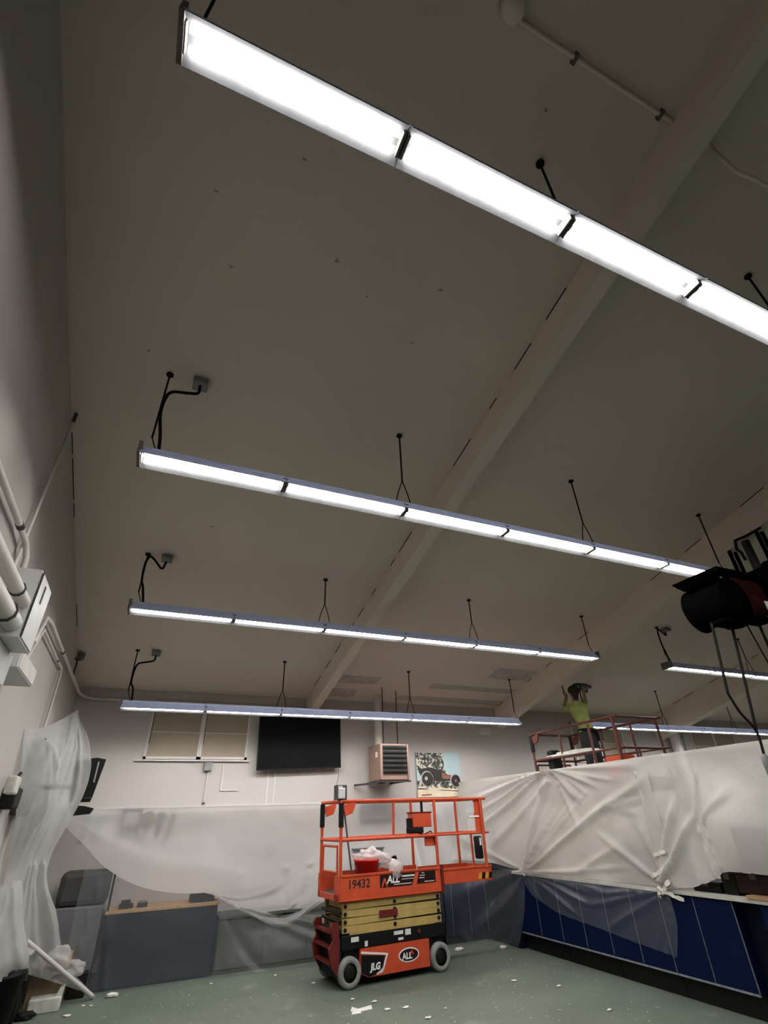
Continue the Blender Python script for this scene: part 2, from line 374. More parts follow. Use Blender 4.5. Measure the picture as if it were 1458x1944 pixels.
# ---------------------------------------------------------------- fluorescent light rows
MOD = 1.1
def light_module(parent, x0, x1, y, z, first, last):
    """one fixture: channel with shallow reflector wings, two tubes and end sockets. z = reflector rim"""
    g = 0.004
    r = MB()
    th = 0.004
    prof = [(-0.10, -0.030), (-0.036, 0.045), (0.036, 0.045), (0.10, -0.030), (0.10, th - 0.030), (0.036, 0.045 + th), (-0.036, 0.045 + th), (-0.10, th - 0.030)]
    prof = [(y + a, z + b) for a, b in prof]
    # build wings as closed prism in two halves to keep it convex-free of overlaps
    r.prism([prof[0], prof[1], prof[6], prof[7]], 'x', x0 + g, x1 - g)
    r.prism([prof[1], prof[2], prof[5], prof[6]], 'x', x0 + g, x1 - g)
    r.prism([prof[2], prof[3], prof[4], prof[5]], 'x', x0 + g, x1 - g)
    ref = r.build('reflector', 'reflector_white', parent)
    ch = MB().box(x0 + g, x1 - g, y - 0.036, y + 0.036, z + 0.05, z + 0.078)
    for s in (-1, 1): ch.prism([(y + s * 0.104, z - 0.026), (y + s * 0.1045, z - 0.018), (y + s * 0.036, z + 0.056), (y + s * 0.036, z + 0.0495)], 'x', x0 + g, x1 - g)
    ch.build('channel', 'housing_fringe_blue', ref)
    for s in (-1, 1):
        MB().cyl((x0 + 0.035, y + s * 0.038, z + 0.001), (x1 - 0.035, y + s * 0.038, z + 0.001), 0.019, n=8).build('tube', 'tube_glow', ref)
    for xa, e in ((x0 + g, first), (x1 - 0.03, last)):
        MB().box(xa + (0 if xa == x0 + g else 0.01), xa + (0.016 if xa == x0 + g else 0.026), y - 0.058, y + 0.058, z - 0.022, z + 0.045).build('lamp_socket', 'socket_dark', ref)
    return ref
def hanger(parent, x, y, z, single=False):
    top = zc(y)
    MB().cyl((x, y, top), (x, y, top - 0.015), 0.03, n=10).build('ceiling_cup', 'rod_dark', parent)
    yoke = z + 0.078 + min(0.26, (top - z - 0.105) * 0.45)
    MB().cyl((x, y, yoke if not single else z + 0.2), (x, y, top - 0.01), 0.0085, n=6).build('hanger_rod', 'rod_dark', parent)
    b = MB()
    if single: b.tube([(x, y, z + 0.2), (x + 0.05, y, z + 0.079)], 0.005, 5)
    else:
        for s in (-1, 1): b.tube([(x, y, yoke), (x + s * 0.05, y, z + 0.19), (x + s * 0.075, y, z + 0.079)], 0.0055, 5)
    b.build('hanger_fork', 'rod_dark', parent)
def power_cord(parent, x, y, z, box=True, loop=0.0):
    t = zc(y)
    if loop: pts = [(x + 0.2, y + 0.02, t - 0.03), (x + 0.17, y, t - 0.1 - loop), (x + 0.08, y, t - 0.07), (x + 0.02, y, t - 0.03), (x - 0.015, y, t - 0.12), (x - 0.01, y, t - 0.32), (x + 0.02, y, z + 0.26), (x + 0.06, y, z + 0.078)]
    else: pts = [(x + 0.24, y - 0.02, t - 0.06), (x + 0.235, y, t - 0.13), (x + 0.15, y, t - 0.16), (x + 0.04, y, t - 0.19), (x + 0.005, y, t - 0.28), (x, y, t - 0.45), (x + 0.04, y, z + 0.24), (x + 0.06, y, z + 0.078)]
    C = [Vector(p) for p in pts]
    MB().tube([cr(C, k / 30) for k in range(31)], 0.013, 7).build('power_cord', 'rod_dark', parent)
    if box:
        bx = pts[0][0]
        MB().bbox(bx - 0.06, bx + 0.06, y - 0.07, y + 0.05, t - 0.06, t - 0.005, 0.006).build('junction_box', 'grey_box', parent)
ROWS = [
    # x0, modules, y, rim z, label, hangers
    (-0.46, 6, 1.00, 4.66, 'nearest and largest fluorescent light row, cropped by the right edge', 'start', 0.0),
    (-0.47, 6, 3.36, 4.00, 'second nearest fluorescent light row, ending at the dark hose reel', 'box', 0.0),
    (-0.47, 6, 5.73, 3.655, 'third fluorescent light row from the front, above the far row', 'loop', 0.06),
    (-0.45, 6, 7.88, 3.035, 'far fluorescent light row in front of the black television', 'box2', 0.0),
    (7.72, 6, 5.74, 3.64, 'fluorescent light row at right crossed by the hanging hoses', 'cord', 0.03),
    (7.75, 6, 7.88, 3.035, 'far right fluorescent light row behind the worker on the lift', 'cord', 0.03),
]
for (x0, n, y, z, lab, mode, loop) in ROWS:
    L = MOD if x0 < 0 else 1.1
    t = thing('fluorescent_light_row', lab, 'light fixture', (x0 + n * L / 2, y, z), group='rows of ceiling strip lights')
    for k in range(n): light_module(t, x0 + k * L, x0 + (k + 1) * L, y, z, k == 0, k == n - 1)
    for xe in (x0, x0 + n * L): MB().box(xe - 0.012, xe + 0.012, y - 0.1, y + 0.1, z - 0.030, z + 0.078).build('end_cap', 'socket_dark', t)
    for i, xh in enumerate((x0, x0 + 2 * L, x0 + 4 * L, x0 + 6 * L - 0.06)):
        if i == 0: hanger(t, xh + 0.05, y, z, single=True)
        else: hanger(t, xh, y, z, single=(i == 3))
    if mode != 'start': power_cord(t, x0 + 0.06, y, z, loop=loop)

# ---------------------------------------------------------------- conduit on the near ceiling
t = thing('ceiling_conduit', 'painted conduit with a round fitting running across the dark near ceiling', 'conduit', (2.0, 0.48, zc(0.48)))
zz = zc(0.48) - 0.02
MB().tube([(1.16, 0.475, zz), (2.0, 0.48, zz), (2.85, 0.48, zz)], 0.014, 8).build('pipe', 'ceiling_paint', t)
MB().tube([(2.85, 0.48, zz), (2.9, 0.47, zz - 0.32), (3.05, 0.45, zz - 0.33), (5.5, 0.44, zz)], 0.014, 8).build('pipe', 'ceiling_paint', t)
MB().lathe([(0.0, -0.10), (0.055, -0.10), (0.07, -0.07), (0.07, 0.03), (0.0, 0.03)], (1.12, 0.44, zz), 'z', 20).build('round_fitting', 'ceiling_paint', t)
for x in (1.62, 2.35): MB().box(x - 0.012, x + 0.012, 0.45, 0.51, zz - 0.018, zz + 0.02).build('pipe_clip', 'socket_dark', t)

# ---------------------------------------------------------------- television
t = thing('television', 'large black flat television hanging on the white back wall', 'television', (2.37, 8.95, 2.36))
a = math.radians(1.8); c_, s_ = math.cos(a), math.sin(a)
def tvp(x, y, z): # slight clockwise hang
    return (2.365 + (x * c_ - z * s_), y, 2.775 + (x * s_ + z * c_))
def tvbox(x0, x1, y0, y1, z0, z1):
    return MB().add([tvp(x, y, z) for x in (x0, x1) for y in (y0, y1) for z in (z0, z1)], [(0, 1, 3, 2), (4, 6, 7, 5), (0, 4, 5, 1), (2, 3, 7, 6), (0, 2, 6, 4), (1, 5, 7, 3)])
tvbox(-0.715, 0.715, 8.95, 8.99, -0.405, 0.405).build('cabinet', 'black_plastic', t)
tvbox(-0.70, 0.70, 8.945, 8.951, -0.388, 0.392).build('screen', 'screen_black', t)
tvbox(-0.25, 0.25, 8.99, 9.10, -0.2, 0.2).build('wall_mount', 'black_metal', t)
MB().tube([(3.05, 8.97, 2.40), (3.06, 8.98, 2.25), (3.05, 9.08, 2.1), (3.06, 9.09, 1.95)], 0.006, 5).build('cable', 'grey_box', t)

# ---------------------------------------------------------------- unit heater
t = thing('unit_heater', 'brown unit heater with black louvres on a wall bracket', 'heater', (3.88, 8.65, 2.13))
MB().bbox(3.61, 4.14, 8.45, 8.97, 2.17, 2.72, 0.012).build('casing', 'heater_brown', t)
MB().box(3.65, 4.11, 8.438, 8.449, 2.26, 2.69).build('louvre_opening', 'black_gap', t)
for k in range(6):
    z = 2.30 + k * 0.072
    MB().add([(3.655, 8.437, z), (4.105, 8.437, z), (4.105, 8.415, z - 0.018), (3.655, 8.415, z - 0.018), (3.655, 8.437, z + 0.006), (4.105, 8.437, z + 0.006), (4.105, 8.415, z - 0.012), (3.655, 8.415, z - 0.012)], [(0, 1, 2, 3), (7, 6, 5, 4), (3, 2, 6, 7), (0, 4, 5, 1), (0, 3, 7, 4), (1, 5, 6, 2)]).build('louvre', 'black_metal', t)
for x0, x1 in ((3.61, 3.65), (4.11, 4.14)): MB().box(x0, x1, 8.432, 8.451, 2.18, 2.71).build('front_frame', 'heater_brown', t)
MB().box(3.606, 3.611, 8.56, 8.64, 2.52, 2.60).build('rating_label', 'sticker_white', t)
br = MB()
for x in (3.64, 4.08): br.beam((x, 8.5, 2.155), (x, 9.1, 2.155), 0.03, 0.03)
br.build('bracket_arm', 'steel_dark', t)
MB().beam((3.55, 8.48, 2.155), (4.18, 8.48, 2.155), 0.03, 0.03).build('bracket_bar', 'steel_dark', t)
MB().beam((3.38, 9.06, 2.13), (3.72, 8.47, 2.14), 0.03, 0.03).build('bracket_brace', 'steel_dark', t)
MB().cyl((3.76, 8.85, 2.70), (3.76, 8.85, 3.2), 0.075, n=18).build('flue_pipe', 'machine_cream', t)
MB().cyl((3.76, 8.85, 3.2), (3.76, 8.85, zc(8.85)), 0.065, n=18).build('flue_pipe', 'flue_metal', t)
MB().lathe([(0.076, -0.02), (0.085, -0.02), (0.085, 0.02), (0.076, 0.02)], (3.76, 8.85, 3.2), 'z', 18).build('flue_collar', 'flue_metal', t)
MB().cyl((4.02, 8.6, 2.71), (4.02, 8.6, zc(8.6)), 0.008, n=6).build('gas_line', 'rod_dark', t)
MB().cyl((3.70, 8.5, 2.71), (3.70, 8.5, zc(8.5)), 0.008, n=6).build('hanger_rod', 'rod_dark', t)

# ---------------------------------------------------------------- framed tractor print
mt = mat('print_foliage', (0.10, 0.11, 0.08), 0.6, var=0.2)
nt = mt.node_tree; b = nt.nodes['Principled BSDF']
vz = nt.nodes.new('ShaderNodeTexVoronoi'); vz.inputs['Scale'].default_value = 26
tcn = [n for n in nt.nodes if n.type == 'TEX_COORD'][0]; nt.links.new(tcn.outputs['Object'], vz.inputs['Vector'])
rp = nt.nodes.new('ShaderNodeValToRGB'); el = rp.color_ramp.elements
el[0].position = 0.25; el[0].color = (0.02, 0.025, 0.02, 1); el[1].position = 0.75; el[1].color = (0.55, 0.53, 0.45, 1)
e2 = el.new(0.5); e2.color = (0.10, 0.10, 0.08, 1)
sep = nt.nodes.new('ShaderNodeSeparateColor'); nt.links.new(vz.outputs['Color'], sep.inputs[0]); nt.links.new(sep.outputs[0], rp.inputs['Fac']); nt.links.new(rp.outputs['Color'], b.inputs['Base Color'])
mat('print_sky', (0.42, 0.55, 0.58), 0.5, var=0.12, scale=1.2); mat('print_road', (0.66, 0.56, 0.42), 0.6, var=0.15, scale=6)
mat('print_black', (0.015, 0.014, 0.015), 0.5); mat('print_rust', (0.22, 0.10, 0.06), 0.5, var=0.3, scale=14); mat('print_grey', (0.40, 0.38, 0.36), 0.5, var=0.3, scale=18)
t = thing('tractor_print', 'colour print of a vintage tractor under trees on the back wall', 'picture', (5.07, 9.08, 1.95))
X0, X1, Z0, Z1 = 4.60, 5.53, 1.93, 2.66; yp = 9.07
MB().box(X0, X1, yp, YB - 0.002, Z0, Z1).build('board', 'print_sky', t)
def flat(poly, m, d): return MB().prism([(X0 + u * (X1 - X0), Z0 + v * (Z1 - Z0)) for u, v in poly], 'y', yp - 0.001 * d, yp - 0.001 * (d - 0.8)).build('printed_shape', m, t)
flat([(0, 0), (1, 0), (1, .16), (.5, .2), (0, .22)], 'print_road', 1)
flat([(0, .99), (.6, .99), (.63, .85), (.62, .65), (.66, .58), (.6, .5), (.4, .45), (.1, .45), (0, .62)], 'print_foliage', 2)
flat([(0, .22), (0, .36), (.35, .4), (.62, .34), (1, .33), (1, .16), (.5, .2)], 'print_foliage', 2.2)
flat([(.05, .62), (.3, .66), (.6, .58), (.68, .5), (.95, .44), (.95, .36), (.5, .34), (.1, .38)], 'print_black', 3)
flat([(.56, .54), (.62, .52), (.85, .45), (.85, .39), (.56, .4)], 'print_rust', 4)
def disc(u, v, r, m, d, k=18): flat([(u + r * math.cos(2 * PI * i / k), v + r * 1.27 * math.sin(2 * PI * i / k)) for i in range(k)], m, d)
disc(.22, .4, .14, 'print_grey', 4); disc(.23, .395, .125, 'print_black', 5); disc(.2, .41, .035, 'print_grey', 6)
disc(.86, .36, .12, 'print_grey', 4.5); disc(.87, .355, .105, 'print_black', 5); disc(.87, .355, .03, 'print_rust', 6)
flat([(0, .2), (.2, .19), (.25, .17), (0, .17)], 'print_black', 3); flat([(.45, .16), (1, .13), (1, .11), (.5, .145)], 'print_black', 3)
flat([(0.08, .06), (.3, .07), (.3, .04), (.08, .03)], 'print_rust', 3)

# ---------------------------------------------------------------- small things on the back wall
t = thing('wall_switch_box', 'small grey switch box with thin conduit under the left window', 'electrical box', (0.93, 9.05, 2.36))
MB().bbox(0.86, 0.975, 9.02, 9.1, 2.35, 2.47, 0.008).build('box', 'grey_box', t)
MB().cyl((0.93, 9.085, 1.87), (0.93, 9.085, 2.35), 0.009, n=8).build('conduit', 'conduit_paint', t)
MB().box(0.91, 0.95, 9.075, 9.1, 1.9, 1.925).build('conduit_clip', 'steel_dark', t)
t = thing('access_panel', 'white access panel with a thin frame right of the switch box', 'panel', (1.27, 9.09, 2.08))
MB().box(1.16, 1.41, 9.088, 9.1, 2.09, 2.43).build('door', 'wall_paint', t)
f = MB().box(1.15, 1.165, 9.082, 9.1, 2.08, 2.44).box(1.15, 1.42, 9.082, 9.1, 2.075, 2.09)
f.build('frame', 'conduit_paint', t)
t = thing('wall_vent', 'small white vent grille high on the back wall above the right sheeting', 'vent', (6.2, 9.08, 2.98))
MB().bbox(6.07, 6.33, 9.06, 9.1, 2.99, 3.14, 0.006).build('frame', 'trim_white', t)
for k in range(4): MB().box(6.09, 6.31, 9.054, 9.061, 3.005 + k * 0.033, 3.018 + k * 0.033).build('slat', 'conduit_paint', t)
t = thing('paper_dispenser', 'grey metal dispenser under plastic film behind the lift rails', 'dispenser', (3.8, 8.95, 1.57))
MB().bbox(3.48, 4.10, 9.04, 9.098, 1.58, 1.84, 0.02).build('body', 'tool_grey', t)
MB().box(3.5, 4.08, 9.034, 9.041, 1.60, 1.63).build('slot', 'black_gap', t)
t = thing('white_service_pipe', 'thick white vertical pipe on the back wall beyond the right sheeting', 'pipe', (11.44, 8.97, 0))
MB().cyl((11.44, 8.93, 0), (11.44, 8.93, zc(8.93) - 0.03), 0.11, n=16).build('pipe', 'trim_white', t)
MB().box(11.31, 11.57, 9.0, 9.099, 2.4, 2.45).build('strap', 'steel_dark', t)
t = thing('thin_white_conduit', 'thin white conduit beside the thick white pipe on the back wall', 'conduit', (11.95, 9.05, 0))
MB().cyl((11.95, 9.07, 2.0), (11.95, 9.07, 3.3), 0.022, n=8).build('pipe', 'trim_white', t)
MB().bbox(11.89, 12.01, 9.03, 9.1, 1.9, 2.0, 0.008).build('box', 'trim_white', t)

# ---------------------------------------------------------------- electrical gear on the left wall
t = thing('electrical_enclosure', 'pale electrical enclosure with a slotted door high on the left wall', 'electrical box', (-1.0, 3.95, 2.6))
e = MB().prism([(XL, 2.66), (-0.86, 2.66), (-0.86, 3.11), (XL, 3.11)], 'y', 3.6, 3.99); e.build('body', 'panel_paint', t)
MB().box(-0.86, -0.852, 3.62, 3.985, 2.67, 3.10).build('door', 'panel_paint', t)
MB().box(-0.8525, -0.847, 3.76, 3.79, 2.94, 3.06).build('slot', 'steel_dark', t)
MB().box(-0.8525, -0.8475, 3.605, 3.62, 2.67, 3.10).build('door_gap', 'black_gap', t)
t = thing('wiring_trough', 'pale wiring trough on the left wall right of the electrical enclosure', 'electrical box', (-1.05, 4.5, 2.62))
MB().bbox(XL, -0.95, 4.22, 4.85, 2.62, 2.75, 0.006).build('trough', 'panel_paint', t)
MB().box(-0.95, -0.945, 4.24, 4.83, 2.63, 2.74).build('cover', 'conduit_paint', t)
t = thing('small_enclosure', 'small pale electrical box at the left edge directly under the enclosure', 'electrical box', (-1.05, 3.8, 2.46))
MB().bbox(XL, -0.96, 3.45, 4.08, 2.46, 2.655, 0.008).build('body', 'panel_paint', t)
MB().tube([(-1.0, 4.0, 2.46), (-1.0, 4.0, 2.40), (-1.0, 3.9, 2.36), (-1.0, 3.75, 2.38), (-1.05, 3.6, 2.40)], 0.012, 6).build('cable_loop', 'grey_box', t)
def wall_pipe(lab, pts, r, fittings=(), m='conduit_paint'):
    t = thing('wall_conduit', lab, 'conduit', pts[0], group='conduits on the left wall')
    MB().tube(pts, r, 10).build('pipe', m, t)
    for (p, q) in fittings: MB().cyl(p, q, r * 1.2, n=10).build('coupling', 'steel_dark', t)
    return t
wall_pipe('thick painted conduit entering the enclosure, lower of two at left edge', [(-0.92, 2.0, 2.745), (-0.92, 3.6, 2.745)], 0.055, [((-0.92, 3.38, 2.745), (-0.92, 3.40, 2.745))])
wall_pipe('thinner painted conduit entering the enclosure, upper of two at left edge', [(-0.90, 2.0, 2.88), (-0.90, 3.6, 2.88)], 0.04, [((-0.90, 3.36, 2.88), (-0.90, 3.38, 2.88))])
wall_pipe('painted conduit descending the left wall into the enclosure top', [(-1.12, 2.0, 3.47), (-1.12, 3.75, 3.47), (-1.11, 3.95, 3.45), (-1.1, 4.05, 3.38), (-1.1, 4.1, 3.19)], 0.022, [((-1.12, 3.7, 3.47), (-1.12, 3.76, 3.47)), ((-1.1, 4.1, 3.22), (-1.1, 4.1, 3.19))])
wall_pipe('thin vertical conduit rising from the enclosure to the ceiling', [(-1.13, 3.98, 3.2), (-1.13, 3.985, zc(3.98))], 0.012, [((-1.13, 3.985, zc(3.98) - 0.1), (-1.13, 3.985, zc(3.98)))])
wall_pipe('pair of long painted conduits bending from enclosure to far corner', [(-1.05, 3.99, 2.95), (-1.05, 4.9, 3.0), (-1.08, 5.2, 3.3), (-1.11, 5.6, 3.38), (-1.11, 8.85, 3.38), (-1.05, 9.03, 3.36), (-0.9, 9.06, 3.34), (2.4, 9.06, 3.34)], 0.02, [((-1.11, 6.6, 3.38), (-1.11, 6.66, 3.38)), ((-1.05, 3.995, 2.95), (-1.05, 4.05, 2.95))])
wall_pipe('lower long painted conduit running along the left wall to a drop', [(-1.13, 5.2, 2.9), (-1.13, 5.5, 3.28), (-1.13, 7.0, 3.28), (-1.13, 7.05, 3.2), (-1.13, 7.05, 2.4)], 0.014, [((-1.13, 6.6, 3.28), (-1.13, 6.65, 3.28))])
t = thing('ceiling_sensor', 'small dark sensor fitting in the corner of left wall and ceiling', 'sensor', (-1.12, 8.05, 3.6))
MB().lathe([(0, -0.06), (0.045, -0.05), (0.05, 0.03), (0.0, 0.04)], (-1.11, 8.05, zc(8.05) - 0.06), 'z', 12).build('head', 'tool_grey', t)
MB().cyl((-1.14, 8.05, zc(8.05) - 0.35), (-1.14, 8.05, zc(8.05) - 0.1), 0.012, n=6).build('stem', 'steel_dark', t)
MB().box(XL, -1.1, 8.03, 8.07, zc(8.05) - 0.12, zc(8.05) - 0.09).build('bracket', 'steel_dark', t)

# ---------------------------------------------------------------- ceiling hose reels
t = thing('hose_reel_unit', 'dark red and black twin hose reel unit hanging from the ceiling beam', 'hose reel', (5.9, 3.2, 3.25))
for x in (6.46, 6.58):
    for y in (3.05, 3.45):
        MB().beam((x + 0.1, y, 3.85), (x + 0.1, y, zc(y) - 0.38), 0.035, 0.035).build('strut', 'reel_black', t)
for x in (6.62,): MB().cyl((x, 3.25, 3.9), (x, 3.25, zc(3.25) - 0.38), 0.05, n=12).build('support_pipe', 'machine_grey', t)
MB().tube([(5.95, 3.0, 4.05), (5.93, 3.0, 4.15), (5.87, 3.0, 4.18), (5.92, 3.0, 4.3), (6.2, 3.0, 4.42), (6.58, 3.0, zc(3.0) - 0.38)], 0.018, 8).build('feed_hose', 'rod_dark', t)
MB().box(5.3, 6.75, 2.98, 3.5, 3.80, 3.86).build('mount_plate', 'reel_black', t)
def drum(cx, cz, r, w, y0, m):
    o = MB().lathe([(0, 0), (r, 0), (r, 0.02), (r * 0.86, 0.03), (r * 0.86, w - 0.03), (r, w - 0.02), (r, w), (0, w)], (cx, y0, cz), 'y', 28).build('drum', m, t)
    return o
d1 = drum(5.40, 3.50, 0.24, 0.45, 2.98, 'reel_black'); d2 = drum(6.25, 3.75, 0.30, 0.42, 2.9, 'reel_black')
MB().bbox(5.45, 6.15, 3.0, 3.42, 3.42, 3.82, 0.08).build('motor_body', 'reel_red', t)
MB().blob((5.75, 3.15, 3.48), 0.22, 0.2, 0.16, 3, 0.15, 3).build('gear_housing', 'reel_red', t)
MB().lathe([(0, 0), (0.10, 0), (0.12, 0.05), (0.12, 0.2), (0.0, 0.22)], (5.6, 3.2, 3.28), 'z', 16).build('outlet_guide', 'reel_black', t)
for cx, cz, yy in ((5.30, 3.235, 3.1), (5.85, 3.32, 3.1)): MB().bbox(cx - 0.14, cx + 0.14, yy - 0.08, yy + 0.1, cz, cz + 0.05, 0.012).build('roller_guide', 'reel_black', t)
MB().box(5.85, 5.97, 2.955, 2.962, 3.37, 3.52).build('rating_label', 'sticker_white', t)
MB().box(5.32, 5.5, 2.996, 2.999, 3.70, 3.745).build('rating_label', 'steel_light', t)
MB().add([(5.15, 3.0, 3.80), (5.6, 3.0, 3.80), (5.6, 3.45, 3.80), (5.15, 3.45, 3.80), (5.25, 3.05, 3.72), (5.5, 3.05, 3.72), (5.5, 3.4, 3.72), (5.25, 3.4, 3.72)], [(0, 1, 2, 3), (7, 6, 5, 4), (0, 4, 5, 1), (1, 5, 6, 2), (2, 6, 7, 3), (3, 7, 4, 0)]).build('bracket', 'reel_black', t)
for i, (xa, za, xb, zb) in enumerate(((5.12, 3.25, 4.95, 2.55), (5.45, 3.3, 5.15, 2.22), (5.93, 3.32, 5.93, 2.75), (5.7, 3.35, 5.8, 2.85))):
    C = [Vector((xa, 3.15, za)), Vector(((xa * 2 + xb) / 3, 3.15, za * .66 + zb * .34)), Vector(((xa + 2 * xb) / 3 - .0, 3.15, za * .33 + zb * .67)), Vector((xb, 3.15, zb))]
    MB().tube([cr(C, k / 12) for k in range(13)], 0.014 if i < 3 else 0.008, 7).build('hose', 'rod_dark', t)
C = [Vector((4.95, 3.15, 2.55)), Vector((5.02, 3.15, 2.38)), Vector((5.15, 3.15, 2.22)), Vector((5.12, 3.15, 2.0))]
MB().tube([cr(C, k / 12) for k in range(13)], 0.012, 7).build('hose', 'rod_dark', t)
MB().lathe([(0, -.12), (0.03, -0.1), (0.035, 0.05), (0.015, 0.08), (0, .08)], (5.12, 3.15, 1.95), 'z', 12).build('hose_stop', 'grey_box', t)

# ---------------------------------------------------------------- scissor lift
def scissor_lift(name, label, cat, loc, rz, paint, deck, W=0.65, raised=False, ext=0.86, front=True):
    """local x along the machine, y across (0 = near side), z up; deck = height of the platform skirt's bottom edge"""
    t = thing(name, label, cat, loc, rz=rz, local=True)
    ox, oy = -0.60, -W / 2
    def B(): return MB()
    def fix(mb): mb.v = [(x + ox, y + oy, z) for x, y, z in mb.v]; return mb
    def put(mb, nm, m, par=None, label=None): return fix(mb).build(nm, m, par or t, label=label)
    # chassis
    put(B().bbox(-0.06, 1.34, 0.07, W - 0.07, 0.10, 0.34, 0.012).bbox(-0.10, 1.36, 0.03, W - 0.03, 0.335, 0.475, 0.012), 'chassis', 'black_plastic')
    for (s0, z0, w_, h_) in ((0.02, 0.405, 0.10, 0.045), (0.60, 0.415, 0.13, 0.035), (0.76, 0.40, 0.08, 0.055), (0.20, 0.35, 0.04, 0.05), (0.66, 0.36, 0.07, 0.025)):
        put(B().box(s0, s0 + w_, 0.026, 0.0305, z0, z0 + h_), 'sticker', 'sticker_white')
    put(B().cyl((0.96, 0.02, 0.42), (0.96, 0.032, 0.42), 0.022, n=14), 'reflector', 'dark_red')
    # orange side cover with dark logo nose
    for y0, y1 in ((0.012, 0.068), (W - 0.068, W - 0.012)):
        sp = put(B().prism([(0.14, 0.335), (1.09, 0.335), (1.085, 0.075), (0.24, 0.075), (0.14, 0.12)], 'y', y0, y1), 'side_cover', paint)
        if y0 < 0.1 and front:
            put(B().prism([(0.145, 0.28), (0.46, 0.245), (0.43, 0.16), (0.40, 0.10), (0.25, 0.08), (0.145, 0.125)], 'y', y0 - 0.004, y0 - 0.0005), 'logo_panel', 'black_plastic', sp)
            ch = B().prism([(0.14, 0.315), (0.50, 0.262), (0.50, 0.245), (0.14, 0.295)], 'y', y0 - 0.005, y0 - 0.001).prism([(0.50, 0.262), (0.47, 0.24), (0.435, 0.155), (0.455, 0.155)], 'y', y0 - 0.005, y0 - 0.001).prism([(0.435, 0.155), (0.455, 0.155), (0.435, 0.11), (0.34, 0.098), (0.34, 0.088), (0.42, 0.10)], 'y', y0 - 0.005, y0 - 0.001)
            put(ch, 'white_chevron', 'letter_white', sp)
            put(B().text('JLG', (0.265, y0 - 0.006, 0.135), (1, 0, 0), (0.12, 0, 1), 0.085, 0.001, 0.004), 'logo_lettering', 'letter_white', sp)
            ov = [(0.79 + 0.145 * math.cos(2 * PI * k / 24), 0.215 + 0.068 * math.sin(2 * PI * k / 24)) for k in range(24)]
            ov2 = [(0.79 + 0.130 * math.cos(2 * PI * k / 24), 0.215 + 0.056 * math.sin(2 * PI * k / 24)) for k in range(24)]
            put(B().prism(ov, 'y', y0 - 0.003, y0 - 0.0005), 'oval_badge_rim', 'letter_white', sp)
            put(B().prism(ov2, 'y', y0 - 0.005, y0 - 0.003), 'oval_badge', 'decal_dark', sp)
            put(B().text('ALL', (0.695, y0 - 0.0065, 0.180), (1, 0, 0), (0, 0, 1), 0.082, 0.001, 0.003), 'badge_lettering', 'letter_white', sp)
            put(B().prism([(0.80, 0.215), (0.83, 0.262), (0.86, 0.215), (0.84, 0.215), (0.83, 0.235), (0.82, 0.215)], 'y', y0 - 0.0065, y0 - 0.005), 'badge_mark', paint, sp)
    # wheels
    for s in (0.0, 1.25):
        for side in (0, 1):
            y0 = -0.012 if side == 0 else W - 0.078
            wl = put(B().lathe([(0.085, 0.012), (0.10, 0.0), (0.128, 0.002), (0.142, 0.02), (0.143, 0.07), (0.128, 0.088), (0.10, 0.09), (0.085, 0.078)], (s, y0, 0.143), 'y', 28), 'tire', 'tire_grey')
            put(B().lathe([(0.0, 0.022), (0.03, 0.014), (0.045, 0.022), (0.088, 0.026), (0.088, 0.07), (0.0, 0.07)], (s, y0, 0.143), 'y', 22), 'wheel_hub', 'black_metal', wl)
            put(B().cyl((s, y0 + 0.05, 0.143), (s, W / 2, 0.143), 0.03, n=10), 'axle', 'black_metal', wl)
    # entry ladder / step frame at the left end
    for y in (0.06, W - 0.06): put(B().prism([(-0.13, 0.10), (-0.22, 0.22), (-0.25, 0.36), (-0.20, 0.44), (-0.24, 0.56), (-0.21, 0.60), (-0.14, 0.60), (-0.12, 0.40)], 'y', y - 0.02, y + 0.02), 'ladder_side', 'dark_red' if front else paint)
    for z in (0.22, 0.36, 0.50): put(B().box(-0.23, -0.15, 0.06, W - 0.06, z, z + 0.02), 'ladder_step', 'dark_red' if front else paint)
    put(B().box(-0.14, -0.09, 0.05, W - 0.05, 0.10, 0.45), 'end_plate', 'black_plastic')
    # scissor stack
    zt = deck - 0.02; zb = 0.485
    if not raised:
        n = 4; h = (zt - zb) / n
        for k in range(n):
            for y0 in (0.03, W - 0.075):
                z = zb + k * h; tilt = 0.012 * (1 if k % 2 else -1)
                arm = put(B().prism([(-0.09, z + 0.004 - tilt * 0.2), (1.31, z + 0.004 + tilt), (1.31, z + h - 0.003 + tilt * 0.3), (-0.09, z + h - 0.003 - tilt * 0.2)], 'y', y0, y0 + 0.045), 'scissor_arm', 'yellow_paint')
                if y0 < 0.1:
                    for s in (-0.06, 0.62, 1.27): put(B().cyl((s, y0 - 0.014, z + h / 2), (s, y0, z + h / 2), 0.02, n=12), 'pivot_pin', 'black_metal', arm)
            put(B().box(-0.06, 1.28, 0.12, W - 0.12, zb + k * h + 0.01, zb + (k + 1) * h - 0.01), 'inner_arm', 'yellow_paint')
        put(B().bbox(0.40, 0.66, 0.014, 0.03, zb + 0.115, zb + 0.185, 0.006), 'lift_cylinder_cover', 'dark_red')
        for z in (zb + 0.03, zb + 0.12, zb + 0.2): put(B().cyl((-0.115, 0.04, z), (-0.115, W - 0.04, z), 0.018, n=10), 'cross_tube', 'black_metal')
        put(B().box(0.0, 1.2, 0.026, 0.031, zb - 0.012, zb + 0.003), 'yellow_edge', 'yellow_paint')
    else:
        n = 4; h = (zt - zb) / n
